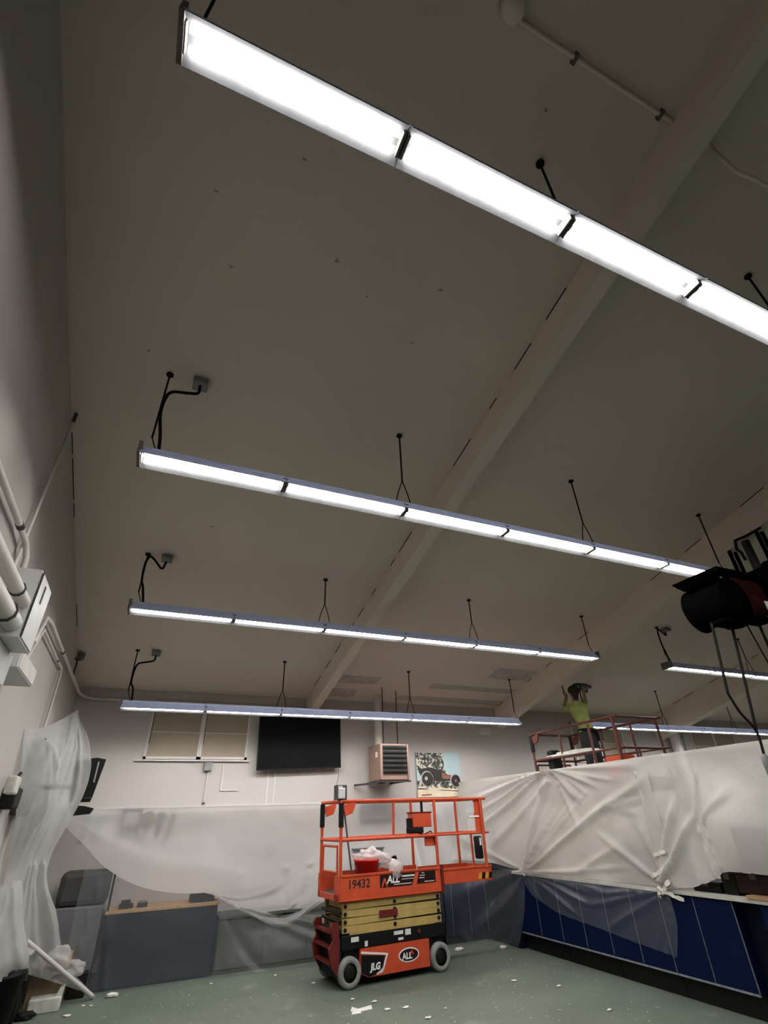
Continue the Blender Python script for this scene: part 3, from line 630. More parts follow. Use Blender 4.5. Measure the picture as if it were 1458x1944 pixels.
        for k in range(n):
            for y in (0.06, W - 0.06):
                z0 = zb + k * h; z1 = z0 + h
                put(B().beam((0.0, y, z0 + 0.03), (1.22, y, z1 - 0.03), 0.04, 0.09), 'scissor_arm', 'yellow_paint')
                put(B().beam((1.22, y + (0.045 if y < W / 2 else -0.045), z0 + 0.03), (0.0, y + (0.045 if y < W / 2 else -0.045), z1 - 0.03), 0.04, 0.09), 'scissor_arm', 'yellow_paint')
            put(B().cyl((0.61, 0.04, zb + (k + 0.5) * h), (0.61, W - 0.04, zb + (k + 0.5) * h), 0.025, n=10), 'pivot_tube', 'black_metal')
    # platform with skirt boards
    D = deck
    put(B().box(-0.15, 1.34, 0.01, W - 0.01, D + 0.03, D + 0.06), 'deck', 'steel_dark')
    near = put(B().box(-0.157, 1.34, -0.012, 0.012, D, D + 0.25).box(-0.157, 1.34, -0.022, 0.012, D + 0.235, D + 0.255).prism([(-0.022, D), (0.05, D - 0.03), (0.05, D), (0.0, D + 0.01)], 'x', -0.157, 1.34), 'skirt_board', paint)
    put(B().box(-0.157, 1.34, W - 0.012, W + 0.012, D, D + 0.25), 'skirt_board', paint)
    endb = put(B().box(-0.17, -0.15, -0.01, W + 0.01, D, D + 0.06).box(-0.17, -0.15, -0.01, 0.12, D, D + 0.25).box(-0.17, -0.15, W - 0.05, W + 0.01, D, D + 0.25), 'end_board', paint)
    if front:
        put(B().text('19432', (-0.05, -0.0135, D + 0.115), (1, 0, 0), (0, 0, 1), 0.125, 0.001, 0.002), 'fleet_number', 'letter_black', near)
        dc = put(B().prism([(0.40, D + 0.095), (0.87, D + 0.095), (0.93, D + 0.225), (0.40, D + 0.225)], 'y', -0.016, -0.0125), 'decal', 'decal_dark', near)
        put(B().prism([(0.94, D + 0.10), (1.235, D + 0.10), (1.235, D + 0.225), (0.985, D + 0.225)], 'y', -0.016, -0.0125), 'decal', 'decal_dark', near)
        put(B().text('ALL', (0.50, -0.0175, D + 0.135), (1, 0, 0), (0.15, 0, 1), 0.11, 0.001, 0.003), 'decal_lettering', 'letter_white', near)
        put(B().prism([(0.42, D + 0.10), (0.455, D + 0.19), (0.475, D + 0.19), (0.51, D + 0.10), (0.49, D + 0.10), (0.465, D + 0.16), (0.44, D + 0.10)], 'y', -0.018, -0.016), 'decal_mark', paint, near)
        ln = B()
        for (a, b_, z, hh) in ((0.72, 0.91, 0.185, 0.018), (0.715, 0.90, 0.16, 0.006), (0.60, 0.86, 0.112, 0.008)): ln.box(a, b_, -0.0178, -0.0155, D + z, D + z + hh)
        put(ln, 'decal_small_print', 'sticker_white', near)
        ln = B()
        for (a, b_, z) in ((1.02, 1.06, 0.205), (0.99, 1.07, 0.18), (0.98, 1.06, 0.155), (1.06, 1.21, 0.112)): ln.box(a, b_, -0.0178, -0.0155, D + z, D + z + 0.008)
        put(ln, 'decal_small_print', 'sticker_white', near)
    # extension deck
    e0, e1 = 1.30, 1.34 + ext
    put(B().box(e0, e1, 0.04, W - 0.04, D + 0.07, D + 0.095), 'extension_deck', 'steel_dark')
    eb = put(B().box(e0 + 0.06, e1, 0.0, 0.022, D + 0.06, D + 0.225).box(e0 + 0.06, e1, -0.01, 0.022, D + 0.21, D + 0.23), 'extension_board', paint)
    put(B().box(e0 + 0.06, e1, W - 0.022, W, D + 0.06, D + 0.225), 'extension_board', paint)
    put(B().box(e1 - 0.02, e1, 0.0, W, D + 0.06, D + 0.225), 'extension_end_board', paint)
    for k in range(4): put(B().prism([(e1 - 0.25 + k * 0.06, D + 0.08), (e1 - 0.20 + k * 0.06, D + 0.08), (e1 - 0.18 + k * 0.06, D + 0.15), (e1 - 0.23 + k * 0.06, D + 0.15)], 'y', -0.003, -0.0002), 'hazard_stripe', 'hazard_yellow' if k % 2 == 0 else 'black_plastic', eb)
    # guard rails
    T, M = D + 1.045, D + 0.615
    r = 0.019
    def rail(p, q, nm='guard_rail', rr=r): put(B().cyl(p, q, rr, n=10), nm, paint)
    for y in (0.0, W):
        rail((-0.16, y, T), (e1 + 0.02, y, T)); rail((-0.15, y, M), (1.32, y, M)); rail((1.30, y + 0.01, M), (e1 + 0.03, y + 0.01, M), rr=0.013)
        for s in (-0.14, 1.30, e1 - 0.08): rail((s, y, D + 0.2), (s - 0.0, y, T), 'rail_post', 0.02)
        if not front: rail((0.60, y, D + 0.2), (0.60, y, T), 'rail_post')
    rail((e1 - 0.04, 0, T), (e1 - 0.04, W, T)); rail((e1 - 0.04, 0, M), (e1 - 0.04, W, M)); rail((-0.15, 0, T), (-0.15, W, T)); rail((-0.15, 0, M), (-0.15, W, M))
    rail((0.98, W, M), (1.0, W, T), 'rail_post')
    put(B().cyl((e1 - 0.09, W * 0.45, D + 0.2), (e1 - 0.09, W * 0.45, M), 0.016, n=8), 'rail_post', paint)
    # swing gate at the left end
    g = B()
    for y in (0.06, W - 0.12): g.cyl((-0.16, y, D + 0.25), (-0.16, y, D + 0.55), 0.014, n=8)
    g.cyl((-0.16, 0.06, D + 0.55), (-0.16, W - 0.12, D + 0.55), 0.014, n=8).cyl((-0.16, 0.06, D + 0.28), (-0.16, W - 0.12, D + 0.28), 0.014, n=8)
    put(g, 'gate', paint)
    for y in (0.0, W):
        put(B().cyl((-0.14, y, T - 0.29), (-0.14, y, T - 0.02), 0.034, n=12), 'corner_sleeve', 'black_plastic')
        put(B().prism([(-0.12, T - 0.05), (0.06, T - 0.01), (0.06, T - 0.05), (0.02, T - 0.14), (-0.08, T - 0.17)], 'y', y - 0.012, y + 0.012), 'corner_gusset', paint)
    # controls
    if not front: return t
    cb = put(B().bbox(0.97, 1.27, 0.04, 0.20, T - 0.33, T - 0.155, 0.012), 'control_box', paint)
    put(B().bbox(0.96, 1.28, 0.035, 0.205, T - 0.165, T - 0.145, 0.006), 'control_lid', 'dark_red', cb)
    put(B().bbox(0.93, 1.14, 0.05, 0.19, T - 0.40, T - 0.33, 0.012), 'joystick_base', 'black_plastic', cb)
    put(B().cyl((0.94, 0.1, T - 0.22), (0.94, 0.1, T - 0.36), 0.045, n=12), 'connector', 'black_plastic', cb)
    put(B().box(1.10, 1.13, 0.03, 0.05, T - 0.15, T - 0.02), 'hang_strap', 'black_plastic', cb)
    put(B().bbox(1.14, 1.29, 0.03, 0.06, M - 0.12, M - 0.01, 0.006), 'latch_plate', paint)
    put(B().tube([(1.06, 0.1, T - 0.39), (1.15, 0.08, T - 0.42), (1.25, 0.05, T - 0.38), (1.28, 0.02, T - 0.45), (1.31, 0.0, M - 0.3), (1.33, -0.01, D + 0.1), (1.36, 0.0, D - 0.25), (1.4, 0.1, D - 0.5)], 0.009, 6), 'control_cable', 'black_plastic')
    put(B().box(1.32, 1.36, -0.03, 0.0, D - 0.02, D + 0.28), 'extension_handle', 'dark_red')
    ep = put(B().bbox(e1 - 0.19, e1 - 0.03, 0.015, 0.03, M, T, 0.004), 'end_plate', paint)
    put(B().box(e1 - 0.34, e1 - 0.19, 0.01, 0.018, T - 0.18, T - 0.04), 'document_pouch', 'clear_lamp', ep)
    put(B().box(e1 - 0.29, e1 - 0.12, 0.0, 0.016, T - 0.235, T - 0.215), 'pouch_clip', 'letter_white', ep)
    put(B().box(e1 - 0.33, e1 - 0.2, 0.005, 0.012, M + 0.03, T - 0.25), 'notice_sheet', 'bag_film', ep)
    put(B().lathe([(0, 0), (0.05, 0.0), (0.06, 0.02), (0.06, 0.25), (0.05, 0.27), (0.0, 0.27)], (e1 - 0.14, 0.07, M - 0.31), 'z', 16), 'document_tube', 'black_plastic')
    put(B().box(e1 - 0.155, e1 - 0.125, 0.005, 0.011, M - 0.15, M - 0.06), 'tube_label', 'sticker_white')
    put(B().prism([(0.86, D + 0.28), (1.0, D + 0.22), (1.03, D + 0.25), (0.98, D + 0.38), (0.93, D + 0.37), (0.92, D + 0.30)], 'y', W - 0.06, W - 0.02), 'foot_pedal', 'black_plastic')
    return t
LA = math.radians(4.5)
def lift_pt(s, d, z, W=0.65):
    return Vector((2.606 + s * math.cos(LA) - d * math.sin(LA), 7.113 + s * math.sin(LA) + d * math.cos(LA), z))
base = lift_pt(0.60, 0.325, 0)
scissor_lift('scissor_lift', 'orange scissor lift with yellow folded arms standing on the open floor', 'scissor lift', base, LA, 'orange_paint', 0.80)

# loose things on the lift platform
def lw(mb): mb.v = [tuple(lift_pt(*v)) for v in mb.v]; return mb
t = thing('work_light', 'small clear work light clipped on the corner of the orange rail', 'lamp', lift_pt(-0.16, 0.0, 1.85))
lw(MB().bbox(-0.20, -0.09, -0.03, 0.08, 1.87, 2.0, 0.015)).build('housing', 'clear_lamp', t)
wl = lw(MB().box(-0.21, -0.205, -0.04, 0.09, 1.86, 2.03).box(-0.085, -0.08, -0.04, 0.09, 1.86, 2.03).box(-0.21, -0.08, -0.04, -0.035, 2.02, 2.03)); wl.build('wire_guard', 'steel_dark', t)
lw(MB().cyl((-0.145, 0.02, 1.858), (-0.145, 0.02, 1.88), 0.04, n=12)).build('base', 'black_plastic', t)
t = thing('broom_handle', 'grey pole leaning inside the orange lift platform', 'pole', lift_pt(0.16, 0.3, 0.86))
lw(MB().cyl((0.17, 0.28, 0.865), (-0.09, 0.04, 1.80), 0.012, n=10)).build('pole', 'tool_grey', t)
lw(MB().cyl((-0.075, 0.055, 1.74), (-0.092, 0.04, 1.805), 0.016, n=10)).build('grip', 'black_plastic', t)
t = thing('red_bucket', 'red bucket standing on the lift platform under a plastic bag', 'bucket', lift_pt(0.36, 0.28, 0.86))
lw(MB().lathe([(0, 0), (0.13, 0.0), (0.165, 0.30), (0.172, 0.30), (0.172, 0.325), (0.16, 0.325), (0.12, 0.02), (0, 0.02)], (0.36, 0.28, 0.862), 'z', 24)).build('pail', 'bucket_red', t)
lw(MB().tube([(0.36 + 0.17 * math.cos(a_ * PI / 10), 0.28 - 0.03, 1.12 - 0.10 * math.sin(a_ * PI / 10)) for a_ in range(11)], 0.005, 5)).build('bail_handle', 'steel_light', t)
bag = MB().blob((0.46, 0.30, 1.19), 0.25, 0.15, 0.10, 5, 0.5, 4, 3.0)
bag.v = [(x, y, z - 0.32 * max(0, x - 0.50) + 0.06 * max(0, 0.35 - x)) for x, y, z in bag.v]
tag(lw(bag).build('plastic_bag', 'bag_film'), 'crumpled white plastic bag draped over the red bucket', 'bag')
bag2 = MB().blob((0.66, 0.02, 1.06), 0.10, 0.05, 0.12, 8, 0.5, 3, 3.0)
tag(lw(bag2).build('plastic_bag', 'bag_film'), 'end of a white plastic bag hanging over the lift skirt', 'bag')
tag(lw(MB().add([(0.02, 0.4, 0.865), (0.07, 0.4, 0.865), (0.10, 0.5, 1.14), (0.05, 0.5, 1.14), (0.02, 0.42, 0.865), (0.07, 0.42, 0.865), (0.10, 0.52, 1.14), (0.05, 0.52, 1.14)], [(0, 1, 2, 3), (7, 6, 5, 4), (0, 4, 5, 1), (1, 5, 6, 2), (2, 6, 7, 3), (3, 7, 4, 0)])).build('white_strip', 'foam_white'), 'short white strip leaning beside the pole on the lift platform', 'strip')

# ---------------------------------------------------------------- second lift and the worker
L2 = scissor_lift('scissor_lift', 'dark red scissor lift raised behind the right plastic sheeting', 'scissor lift', (6.83, 7.14, 0), -PI / 2, 'dirty_backlit_red', 1.80, W=0.92, raised=True, ext=0.55, front=False)
t = thing('drop_cloth', 'crumpled grey drop cloth lying over the far lift rail', 'cloth', (6.45, 6.9, 2.41))
b_ = MB().blob((6.42, 6.95, 2.44), 0.07, 0.62, 0.05, 2, 0.35, 4, 2.5); b_.build('cloth', 'foam_white', t)
tag(MB().bbox(6.42, 6.70, 5.98, 6.30, 1.862, 2.33, 0.015).build('red_box', 'orange_paint'), 'bright red box on the raised lift behind the sheeting', 'box')
tag(MB().bbox(6.42, 6.62, 7.45, 7.62, 2.10, 2.55, 0.04).build('black_tool_bag', 'dark_stuff'), 'black tool bag hanging at the far corner of the raised lift', 'bag')

def skin_body(name, joints, edges, root, sub=2):
    me = bpy.data.meshes.new(name); names = list(joints)
    me.from_pydata([joints[k][0] for k in names], [], [])
    me.edges.add(len(edges)); me.edges.foreach_set('vertices', [names.index(q) for e in edges for q in e]); me.update()
    o = bpy.data.objects.new(name, me); COL.objects.link(o)
    md = o.modifiers.new('skin', 'SKIN'); md.use_smooth_shade = True
    sv = me.skin_vertices[0].data
    for i, k in enumerate(names):
        r = joints[k][1]; sv[i].radius = r if isinstance(r, tuple) else (r, r); sv[i].use_root = (k == root)
    ss = o.modifiers.new('sub', 'SUBSURF'); ss.levels = sub; ss.render_levels = sub
    dg = bpy.context.evaluated_depsgraph_get(); ev = bpy.data.meshes.new_from_object(o.evaluated_get(dg))
    bpy.data.objects.remove(o); bpy.data.meshes.remove(me)
    return ev
WX, WY, WZ = 7.12, 7.28, 1.86   # stands on the raised deck
J = {
 'pelvis': ((0.03, 0, 0.93), (0.16, 0.11)), 'waist': ((0.03, 0, 1.06), (0.145, 0.10)), 'chest': ((-0.02, 0.02, 1.28), (0.17, 0.115)), 'upper': ((-0.05, 0.03, 1.40), (0.15, 0.09)),
 'neck': ((-0.08, 0.0, 1.49), 0.052), 'jaw': ((-0.09, -0.01, 1.56), 0.075), 'head': ((-0.10, -0.03, 1.63), 0.092), 'crown': ((-0.11, -0.05, 1.70), 0.07),
 'hipL': ((-0.07, 0, 0.86), 0.095), 'kneeL': ((-0.07, -0.02, 0.48), 0.068), 'calfL': ((-0.07, 0.02, 0.34), 0.062), 'ankL': ((-0.07, 0.02, 0.09), 0.042), 'heelL': ((-0.07, 0.0, 0.05), 0.045), 'toeL': ((-0.08, 0.20, 0.035), 0.035),
 'hipR': ((0.13, 0, 0.86), 0.095), 'kneeR': ((0.15, -0.02, 0.48), 0.068), 'calfR': ((0.16, 0.02, 0.34), 0.062), 'ankR': ((0.17, 0.02, 0.09), 0.042), 'heelR': ((0.17, 0.0, 0.05), 0.045), 'toeR': ((0.19, 0.20, 0.035), 0.035),
 'shR': ((0.13, 0.03, 1.39), 0.065), 'elR': ((0.245, 0.10, 1.46), 0.047), 'foR': ((0.28, 0.12, 1.57), 0.040), 'wrR': ((0.30, 0.13, 1.67), 0.030), 'palmR': ((0.30, 0.135, 1.72), (0.042, 0.02)),
 'shL': ((-0.20, 0.03, 1.37), 0.062), 'elL': ((-0.16, 0.25, 1.40), 0.045), 'foL': ((-0.10, 0.27, 1.50), 0.038), 'wrL': ((-0.06, 0.25, 1.58), 0.029), 'palmL': ((-0.05, 0.24, 1.63), (0.040, 0.02)),
}
E_ = [('pelvis', 'waist'), ('waist', 'chest'), ('chest', 'upper'), ('upper', 'neck'), ('neck', 'jaw'), ('jaw', 'head'), ('head', 'crown')]
for s in 'LR': E_ += [('pelvis', 'hip' + s), ('hip' + s, 'knee' + s), ('knee' + s, 'calf' + s), ('calf' + s, 'ank' + s), ('ank' + s, 'heel' + s), ('heel' + s, 'toe' + s), ('upper', 'sh' + s), ('sh' + s, 'el' + s), ('el' + s, 'fo' + s), ('fo' + s, 'wr' + s), ('wr' + s, 'palm' + s)]
for s, (px, py, pz) in (('R', J['palmR'][0]), ('L', J['palmL'][0])):
    for i, (dx, l) in enumerate(((-0.027, 0.06), (-0.009, 0.075), (0.009, 0.07), (0.027, 0.055))):
        J['f%s%da' % (s, i)] = ((px + dx, py + 0.005, pz + 0.04), 0.0095); J['f%s%db' % (s, i)] = ((px + dx * 1.2, py + 0.035, pz + 0.035 + l * 0.5), 0.0088); J['f%s%dc' % (s, i)] = ((px + dx * 1.2, py + 0.06, pz + 0.02 + l * 0.4), 0.008)
        E_ += [('palm' + s, 'f%s%da' % (s, i)), ('f%s%da' % (s, i), 'f%s%db' % (s, i)), ('f%s%db' % (s, i), 'f%s%dc' % (s, i))]
    sg = -1 if s == 'R' else 1
    J['t%sa' % s] = ((px + sg * 0.045, py + 0.01, pz - 0.005), 0.011); J['t%sb' % s] = ((px + sg * 0.055, py + 0.04, pz + 0.02), 0.009)
    E_ += [('palm' + s, 't%sa' % s), ('t%sa' % s, 't%sb' % s)]
me = skin_body('body', J, E_, 'pelvis')
person = thing('person', 'worker in yellow-green shirt and dark trousers reaching up from raised lift', 'person', (WX, WY, WZ), rz=0, local=True)
for nm in ('hivis', 'trousers', 'skin', 'boot', 'cap_dark'): me.materials.append(MATS[nm])
for p in me.polygons:
    c = p.center; p.use_smooth = True
    hand = (c.z > 1.655 and c.x > 0.2) or (c.z > 1.565 and -0.13 < c.x < 0.03 and c.y > 0.15)
    head = (abs(c.x + 0.10) < 0.12 and c.z > 1.49 and c.y < 0.13)
    if head: p.material_index = 4 if (c.z > 1.62 or c.y < -0.03) else 2
    elif hand: p.material_index = 2
    elif c.z < 0.10: p.material_index = 3
    elif c.z < 0.985: p.material_index = 1
    else: p.material_index = 0
bo = bpy.data.objects.new('body', me); COL.objects.link(bo); bo.parent = person; OFF[bo] = Vector((0, 0, 0))
# face and clothing details
MB().blob((-0.10, 0.058, 1.60), 0.012, 0.02, 0.018, 1, 0.1, 2).build('nose', 'skin', person)
for s in (-1, 1):
    MB().blob((-0.10 + s * 0.032, 0.048, 1.625), 0.010, 0.008, 0.007, 1, 0.0, 2).build('eye', 'letter_black', person)
    MB().blob((-0.10 + s * 0.09, -0.02, 1.60), 0.012, 0.02, 0.03, 2, 0.1, 2).build('ear', 'skin', person)
MB().box(-0.125, -0.075, 0.050, 0.058, 1.562, 1.569).build('mouth', 'dark_red', person)
capb = MB().lathe([(0.103, 0.0), (0.108, 0.03), (0.098, 0.075), (0.06, 0.115), (0.0, 0.125)], (-0.10, -0.035, 1.635), 'z', 20); capb.build('cap', 'cap_dark', person)
MB().lathe([(0.150, 0.0), (0.156, 0.0), (0.156, 0.05), (0.150, 0.05)], (0.03, 0, 0.97), 'z', 24).build('belt', 'dark_stuff', person)
MB().bbox(0.14, 0.26, -0.13, -0.04, 0.82, 0.98, 0.02).build('tool_pouch', 'dark_stuff', person)
t = thing('sanding_pad', 'dark flat pad on a handle held overhead by the worker', 'hand tool', (WX + 0.3, WY + 0.19, WZ + 1.72))
hx, hy, hz = WX + 0.30, WY + 0.185, WZ + 1.755
MB().cyl((hx - 0.05, hy, hz - 0.002), (hx + 0.06, hy, hz - 0.002), 0.014, n=10).build('handle', 'steel_dark', t)
MB().cyl((hx, hy, hz), (hx, hy, hz + 0.07), 0.012, n=8).build('neck', 'steel_dark', t)
MB().bbox(hx - 0.14, hx + 0.14, hy - 0.06, hy + 0.06, hz + 0.065, hz + 0.105, 0.012).build('pad', 'machine_grey', t)
t = thing('putty_knife', 'thin dark putty knife raised in the hand near the worker\'s head', 'hand tool', (WX - 0.05, WY + 0.25, WZ + 1.6))
kx, ky, kz = WX - 0.05, WY + 0.27, WZ + 1.66
MB().cyl((kx, ky, kz - 0.05), (kx - 0.01, ky, kz + 0.07), 0.012, n=8).build('handle', 'rod_dark', t)
MB().add([(kx - 0.02, ky, kz + 0.06), (kx + 0.012, ky, kz + 0.06), (kx - 0.005, ky, kz + 0.17), (kx - 0.03, ky, kz + 0.17), (kx - 0.02, ky + 0.003, kz + 0.06), (kx + 0.012, ky + 0.003, kz + 0.06), (kx - 0.005, ky + 0.003, kz + 0.17), (kx - 0.03, ky + 0.003, kz + 0.17)], [(0, 1, 2, 3), (7, 6, 5, 4), (0, 4, 5, 1), (1, 5, 6, 2), (2, 6, 7, 3), (3, 7, 4, 0)]).build('blade', 'steel_dark', t)

# ---------------------------------------------------------------- blue cabinets along the right
XF = 5.43
def blue_cabinet(lab, y0, y1, doors=2, group='blue base cabinets on the right'):
    t = thing('base_cabinet', lab, 'cabinet', (5.75, (y0 + y1) / 2, 0), group=group)
    MB().box(XF + 0.02, 6.06, y0 + 0.004, y1 - 0.004, 0.19, 0.865).build('body', 'navy_laminate', t)
    MB().box(XF + 0.07, 6.06, y0 + 0.004, y1 - 0.004, 0.0, 0.188).build('plinth', 'black_plastic', t)
    MB().box(XF + 0.002, XF + 0.02, y0 + 0.002, y1 - 0.002, 0.178, 0.195).build('bottom_trim', 'edge_trim', t)
    w = (y1 - y0) / doors
    for k in range(doors):
        a, b_ = y0 + k * w, y0 + (k + 1) * w
        d = MB().bbox(XF, XF + 0.019, a + 0.007, b_ - 0.007, 0.20, 0.855, 0.003).build('door', 'navy_laminate', t)
        MB().box(XF + 0.004, XF + 0.018, a + 0.0008, a + 0.0055, 0.20, 0.855).build('edge_strip', 'edge_trim', d)
    return t
blue_cabinet('dark blue base cabinet at the far end under the hanging film', 6.76, 7.65)
blue_cabinet('dark blue base cabinet second from the far end, half under film', 5.90, 6.76)
blue_cabinet('dark blue base cabinet third from the far end under the film hem', 5.05, 5.90)
blue_cabinet('uncovered dark blue base cabinet right of the taped film corner', 4.19, 5.05)
blue_cabinet('nearest dark blue base cabinet at the right edge of the photo', 2.9, 3.92)
t = thing('worktop', 'long worktop with wooden edge over the right blue cabinets', 'worktop', (5.75, 5.2, 0.87))
MB().box(XF - 0.02, 6.10, 2.7, 7.68, 0.866, 0.90).build('slab', 'paper_cover', t)
MB().box(XF - 0.028, XF - 0.02, 2.7, 7.68, 0.866, 0.90).build('edge', 'paper_cover', t)
tag(MB().box(XF - 0.04, XF + 0.10, 3.0, 3.98, 0.901, 0.925).build('wooden_board', 'wood_top'), 'bare wooden board lying on the right worktop edge', 'board')
tag(MB().box(XF + 0.12, 6.0, 3.93, 4.18, 0.19, 0.86).build('shadow_band_panel', 'navy_dark'), 'dark panel standing in for shadow between the two nearest blue cabinets', 'panel')  # dark panel added where a soft band of shadow falls
# things on the right worktop
def case(lab, x0, x1, y0, y1, z0, z1, m='dark_stuff', g='dark cases on the right worktop'):
    t = thing('storage_case', lab, 'case', ((x0 + x1) / 2, (y0 + y1) / 2, z0), group=g)
    MB().bbox(x0, x1, y0, y1, z0, z0 + (z1 - z0) * 0.7, 0.008).build('body', m, t)
    MB().bbox(x0 - 0.004, x1 + 0.004, y0 - 0.004, y1 + 0.004, z0 + (z1 - z0) * 0.7 + 0.001, z1, 0.008).build('lid', m, t)
    MB().box(x0 - 0.012, x0 - 0.004, (y0 + y1) / 2 - 0.03, (y0 + y1) / 2 + 0.03, z0 + (z1 - z0) * 0.55, z0 + (z1 - z0) * 0.8).build('latch', 'steel_dark', t)
case('low black case furthest left under the ragged film edge', 5.5, 5.8, 4.30, 4.62, 0.901, 0.99)
case('black case beside the dark brown case on the right worktop', 5.5, 5.9, 4.12, 4.27, 0.901, 1.12)
case('dark brown case leaning in the middle of the right worktop', 5.48, 5.85, 3.72, 4.10, 0.926, 1.13, 'decal_dark')
case('black case at the right edge of the photo on the worktop', 5.5, 5.9, 3.30, 3.68, 0.926, 1.07)
t = thing('film_covered_cabinet', 'small grey parts cabinet draped with film on the right worktop', 'cabinet', (5.8, 3.9, 0.93))
MB().box(5.62, 6.02, 3.70, 4.06, 1.135, 1.45).build('body', 'machine_grey', t)
for k in range(3): MB().box(5.612, 5.62, 3.72, 4.04, 1.15 + k * 0.1, 1.24 + k * 0.1).build('drawer', 'tool_grey', t)
for y in (3.71, 4.05): MB().cyl((5.60, y, 1.135), (5.60, y, 1.47), 0.012, n=8).build('post', 'black_plastic', t)
t = thing('bench_machine', 'cream and grey bench machine showing dimly through the right sheeting', 'machine', (5.75, 5.25, 0.9))
MB().bbox(5.52, 5.98, 4.92, 5.68, 0.901, 1.25, 0.03).build('base', 'machine_grey', t)
MB().prism([(4.92, 1.25), (5.55, 1.25), (5.30, 1.48), (5.05, 1.56), (4.92, 1.55)], 'x', 5.55, 5.95).build('hood', 'machine_cream', t)
MB().cyl((5.51, 5.2, 1.12), (5.54, 5.2, 1.12), 0.08, n=18).build('dial', 'black_plastic', t)
t = thing('cardboard_box', 'brown carton dimly visible through film at the far worktop end', 'box', (5.7, 7.35, 0.9))
MB().box(5.55, 5.85, 7.15, 7.55, 0.901, 1.14).build('carton', 'cardboard', t)
MB().box(5.54, 5.86, 7.33, 7.37, 1.141, 1.143).build('tape_seam', 'tape_white', t)
# support for the sheeting
t = thing('sheeting_frame', 'light timber frame carrying the top edge of the right sheeting', 'frame', (5.47, 5.5, 0.9))
MB().box(5.45, 5.48, 1.4, 9.05, 2.13, 2.16).build('top_batten', 'machine_cream', t)
for y in (1.5, 3.2, 5.9, 7.62): MB().box(5.62, 5.66, y, y + 0.04, 0.90 if y > 2.7 else 0.0, 2.13).build('post', 'machine_cream', t)
for y in (1.5, 3.2, 5.9, 7.62): MB().box(5.48, 5.66, y, y + 0.04, 2.10, 2.13).build('arm', 'machine_cream', t)

# back wall cabinets behind the lift
t = thing('base_cabinet', 'dark blue base cabinet on the back wall behind the orange lift', 'cabinet', (4.95, 8.8, 0), group='blue base cabinets at the back')
MB().box(4.45, 5.38, 8.47, 9.08, 0.08, 0.86).build('body', 'navy_laminate', t)
MB().box(4.47, 5.36, 8.52, 9.06, 0.0, 0.08).build('plinth', 'black_plastic', t)
for k in range(3):
    x0 = 4.46 + k * 0.31
    d = MB().bbox(x0, x0 + 0.30, 8.45, 8.47, 0.10, 0.85, 0.003).build('door', 'navy_laminate', t)
    MB().box(x0 + 0.300, x0 + 0.308, 8.452, 8.466, 0.10, 0.85).build('edge_strip', 'edge_trim', d)
MB().box(4.42, 5.40, 8.44, 9.09, 0.865, 0.90).build('top', 'paper_cover', t)
tag(MB().bbox(5.40, 6.06, 7.68, 9.07, 0.0, 0.90, 0.01).build('corner_cabinet', 'navy_dark'), 'dark corner cabinet behind the film where the two counters meet', 'cabinet')
t = thing('low_cabinet', 'low grey cabinet dimly seen through film left of the lift', 'cabinet', (2.3, 8.8, 0))
MB().box(1.29, 4.3, 8.62, 9.08, 0.0, 0.56).build('body', 'low_grey', t)
for k in range(5): MB().bbox(1.30 + k * 0.60, 1.895 + k * 0.60, 8.60, 8.62, 0.05, 0.54, 0.004).build('door', 'low_grey', t)
MB().box(1.285, 4.32, 8.58, 9.09, 0.561, 0.59).build('top', 'low_grey', t)
t = thing('steel_backsplash', 'blue grey metal sheet standing on the low cabinet behind the lift', 'panel', (3.55, 8.9, 0.59))
MB().bbox(3.30, 3.80, 8.86, 8.90, 0.592, 1.22, 0.006).build('plate', 'steel_sheet', t)
MB().box(3.28, 3.82, 8.84, 8.915, 1.2205, 1.24).build('rim', 'tool_grey', t)
# left back bench
t = thing('workbench', 'dark navy workbench with wooden top under the back wall film', 'workbench', (0.6, 8.85, 0))
MB().box(-0.07, 1.25, 8.60, 9.06, 0.02, 0.72).build('body', 'navy_dark', t)
MB().box(-0.07, 1.25, 8.585, 8.60, 0.03, 0.70).build('front_panel', 'navy_dark', t)
MB().box(-0.11, 1.27, 8.56, 9.08, 0.721, 0.755).build('top', 'wood_top', t)
MB().box(-0.10, 1.26, 8.553, 8.56, 0.725, 0.752).build('top_edge', 'wood_top', t)
t = thing('open_carton', 'dark open carton at the right end of the navy workbench', 'box', (1.08, 8.75, 0.756))
MB().box(0.90, 1.20, 8.65, 8.9, 0.756, 0.83).build('body', 'dark_stuff', t)
MB().add([(1.20, 8.65, 0.83), (1.27, 8.65, 0.775), (1.27, 8.9, 0.775), (1.20, 8.9, 0.83), (1.20, 8.65, 0.835), (1.272, 8.65, 0.78), (1.272, 8.9, 0.78), (1.20, 8.9, 0.835)], [(0, 1, 2, 3), (7, 6, 5, 4), (0, 4, 5, 1), (1, 5, 6, 2), (2, 6, 7, 3), (3, 7, 4, 0)]).build('flap', 'cardboard', t)
t = thing('bench_vise', 'dark bench vise shape on the left part of the navy workbench', 'vise', (0.12, 8.75, 0.756))
MB().bbox(0.03, 0.20, 8.66, 8.84, 0.756, 0.80, 0.01).build('base', 'dark_stuff', t)
MB().bbox(0.05, 0.16, 8.64, 8.72, 0.80, 0.845, 0.008).build('jaw', 'dark_stuff', t)
t = thing('glue_bottle_tray', 'small dark tray in the middle of the navy workbench', 'tray', (0.31, 8.75, 0.756))
MB().bbox(0.25, 0.37, 8.68, 8.82, 0.756, 0.80, 0.006).build('tray', 'dark_stuff', t)
MB().box(0.265, 0.355, 8.695, 8.805, 0.801, 0.815).build('contents', 'tool_brown', t)
t = thing('bench_machine', 'dark grey covered machine in the back left corner behind the film', 'machine', (-0.42, 8.8, 0))
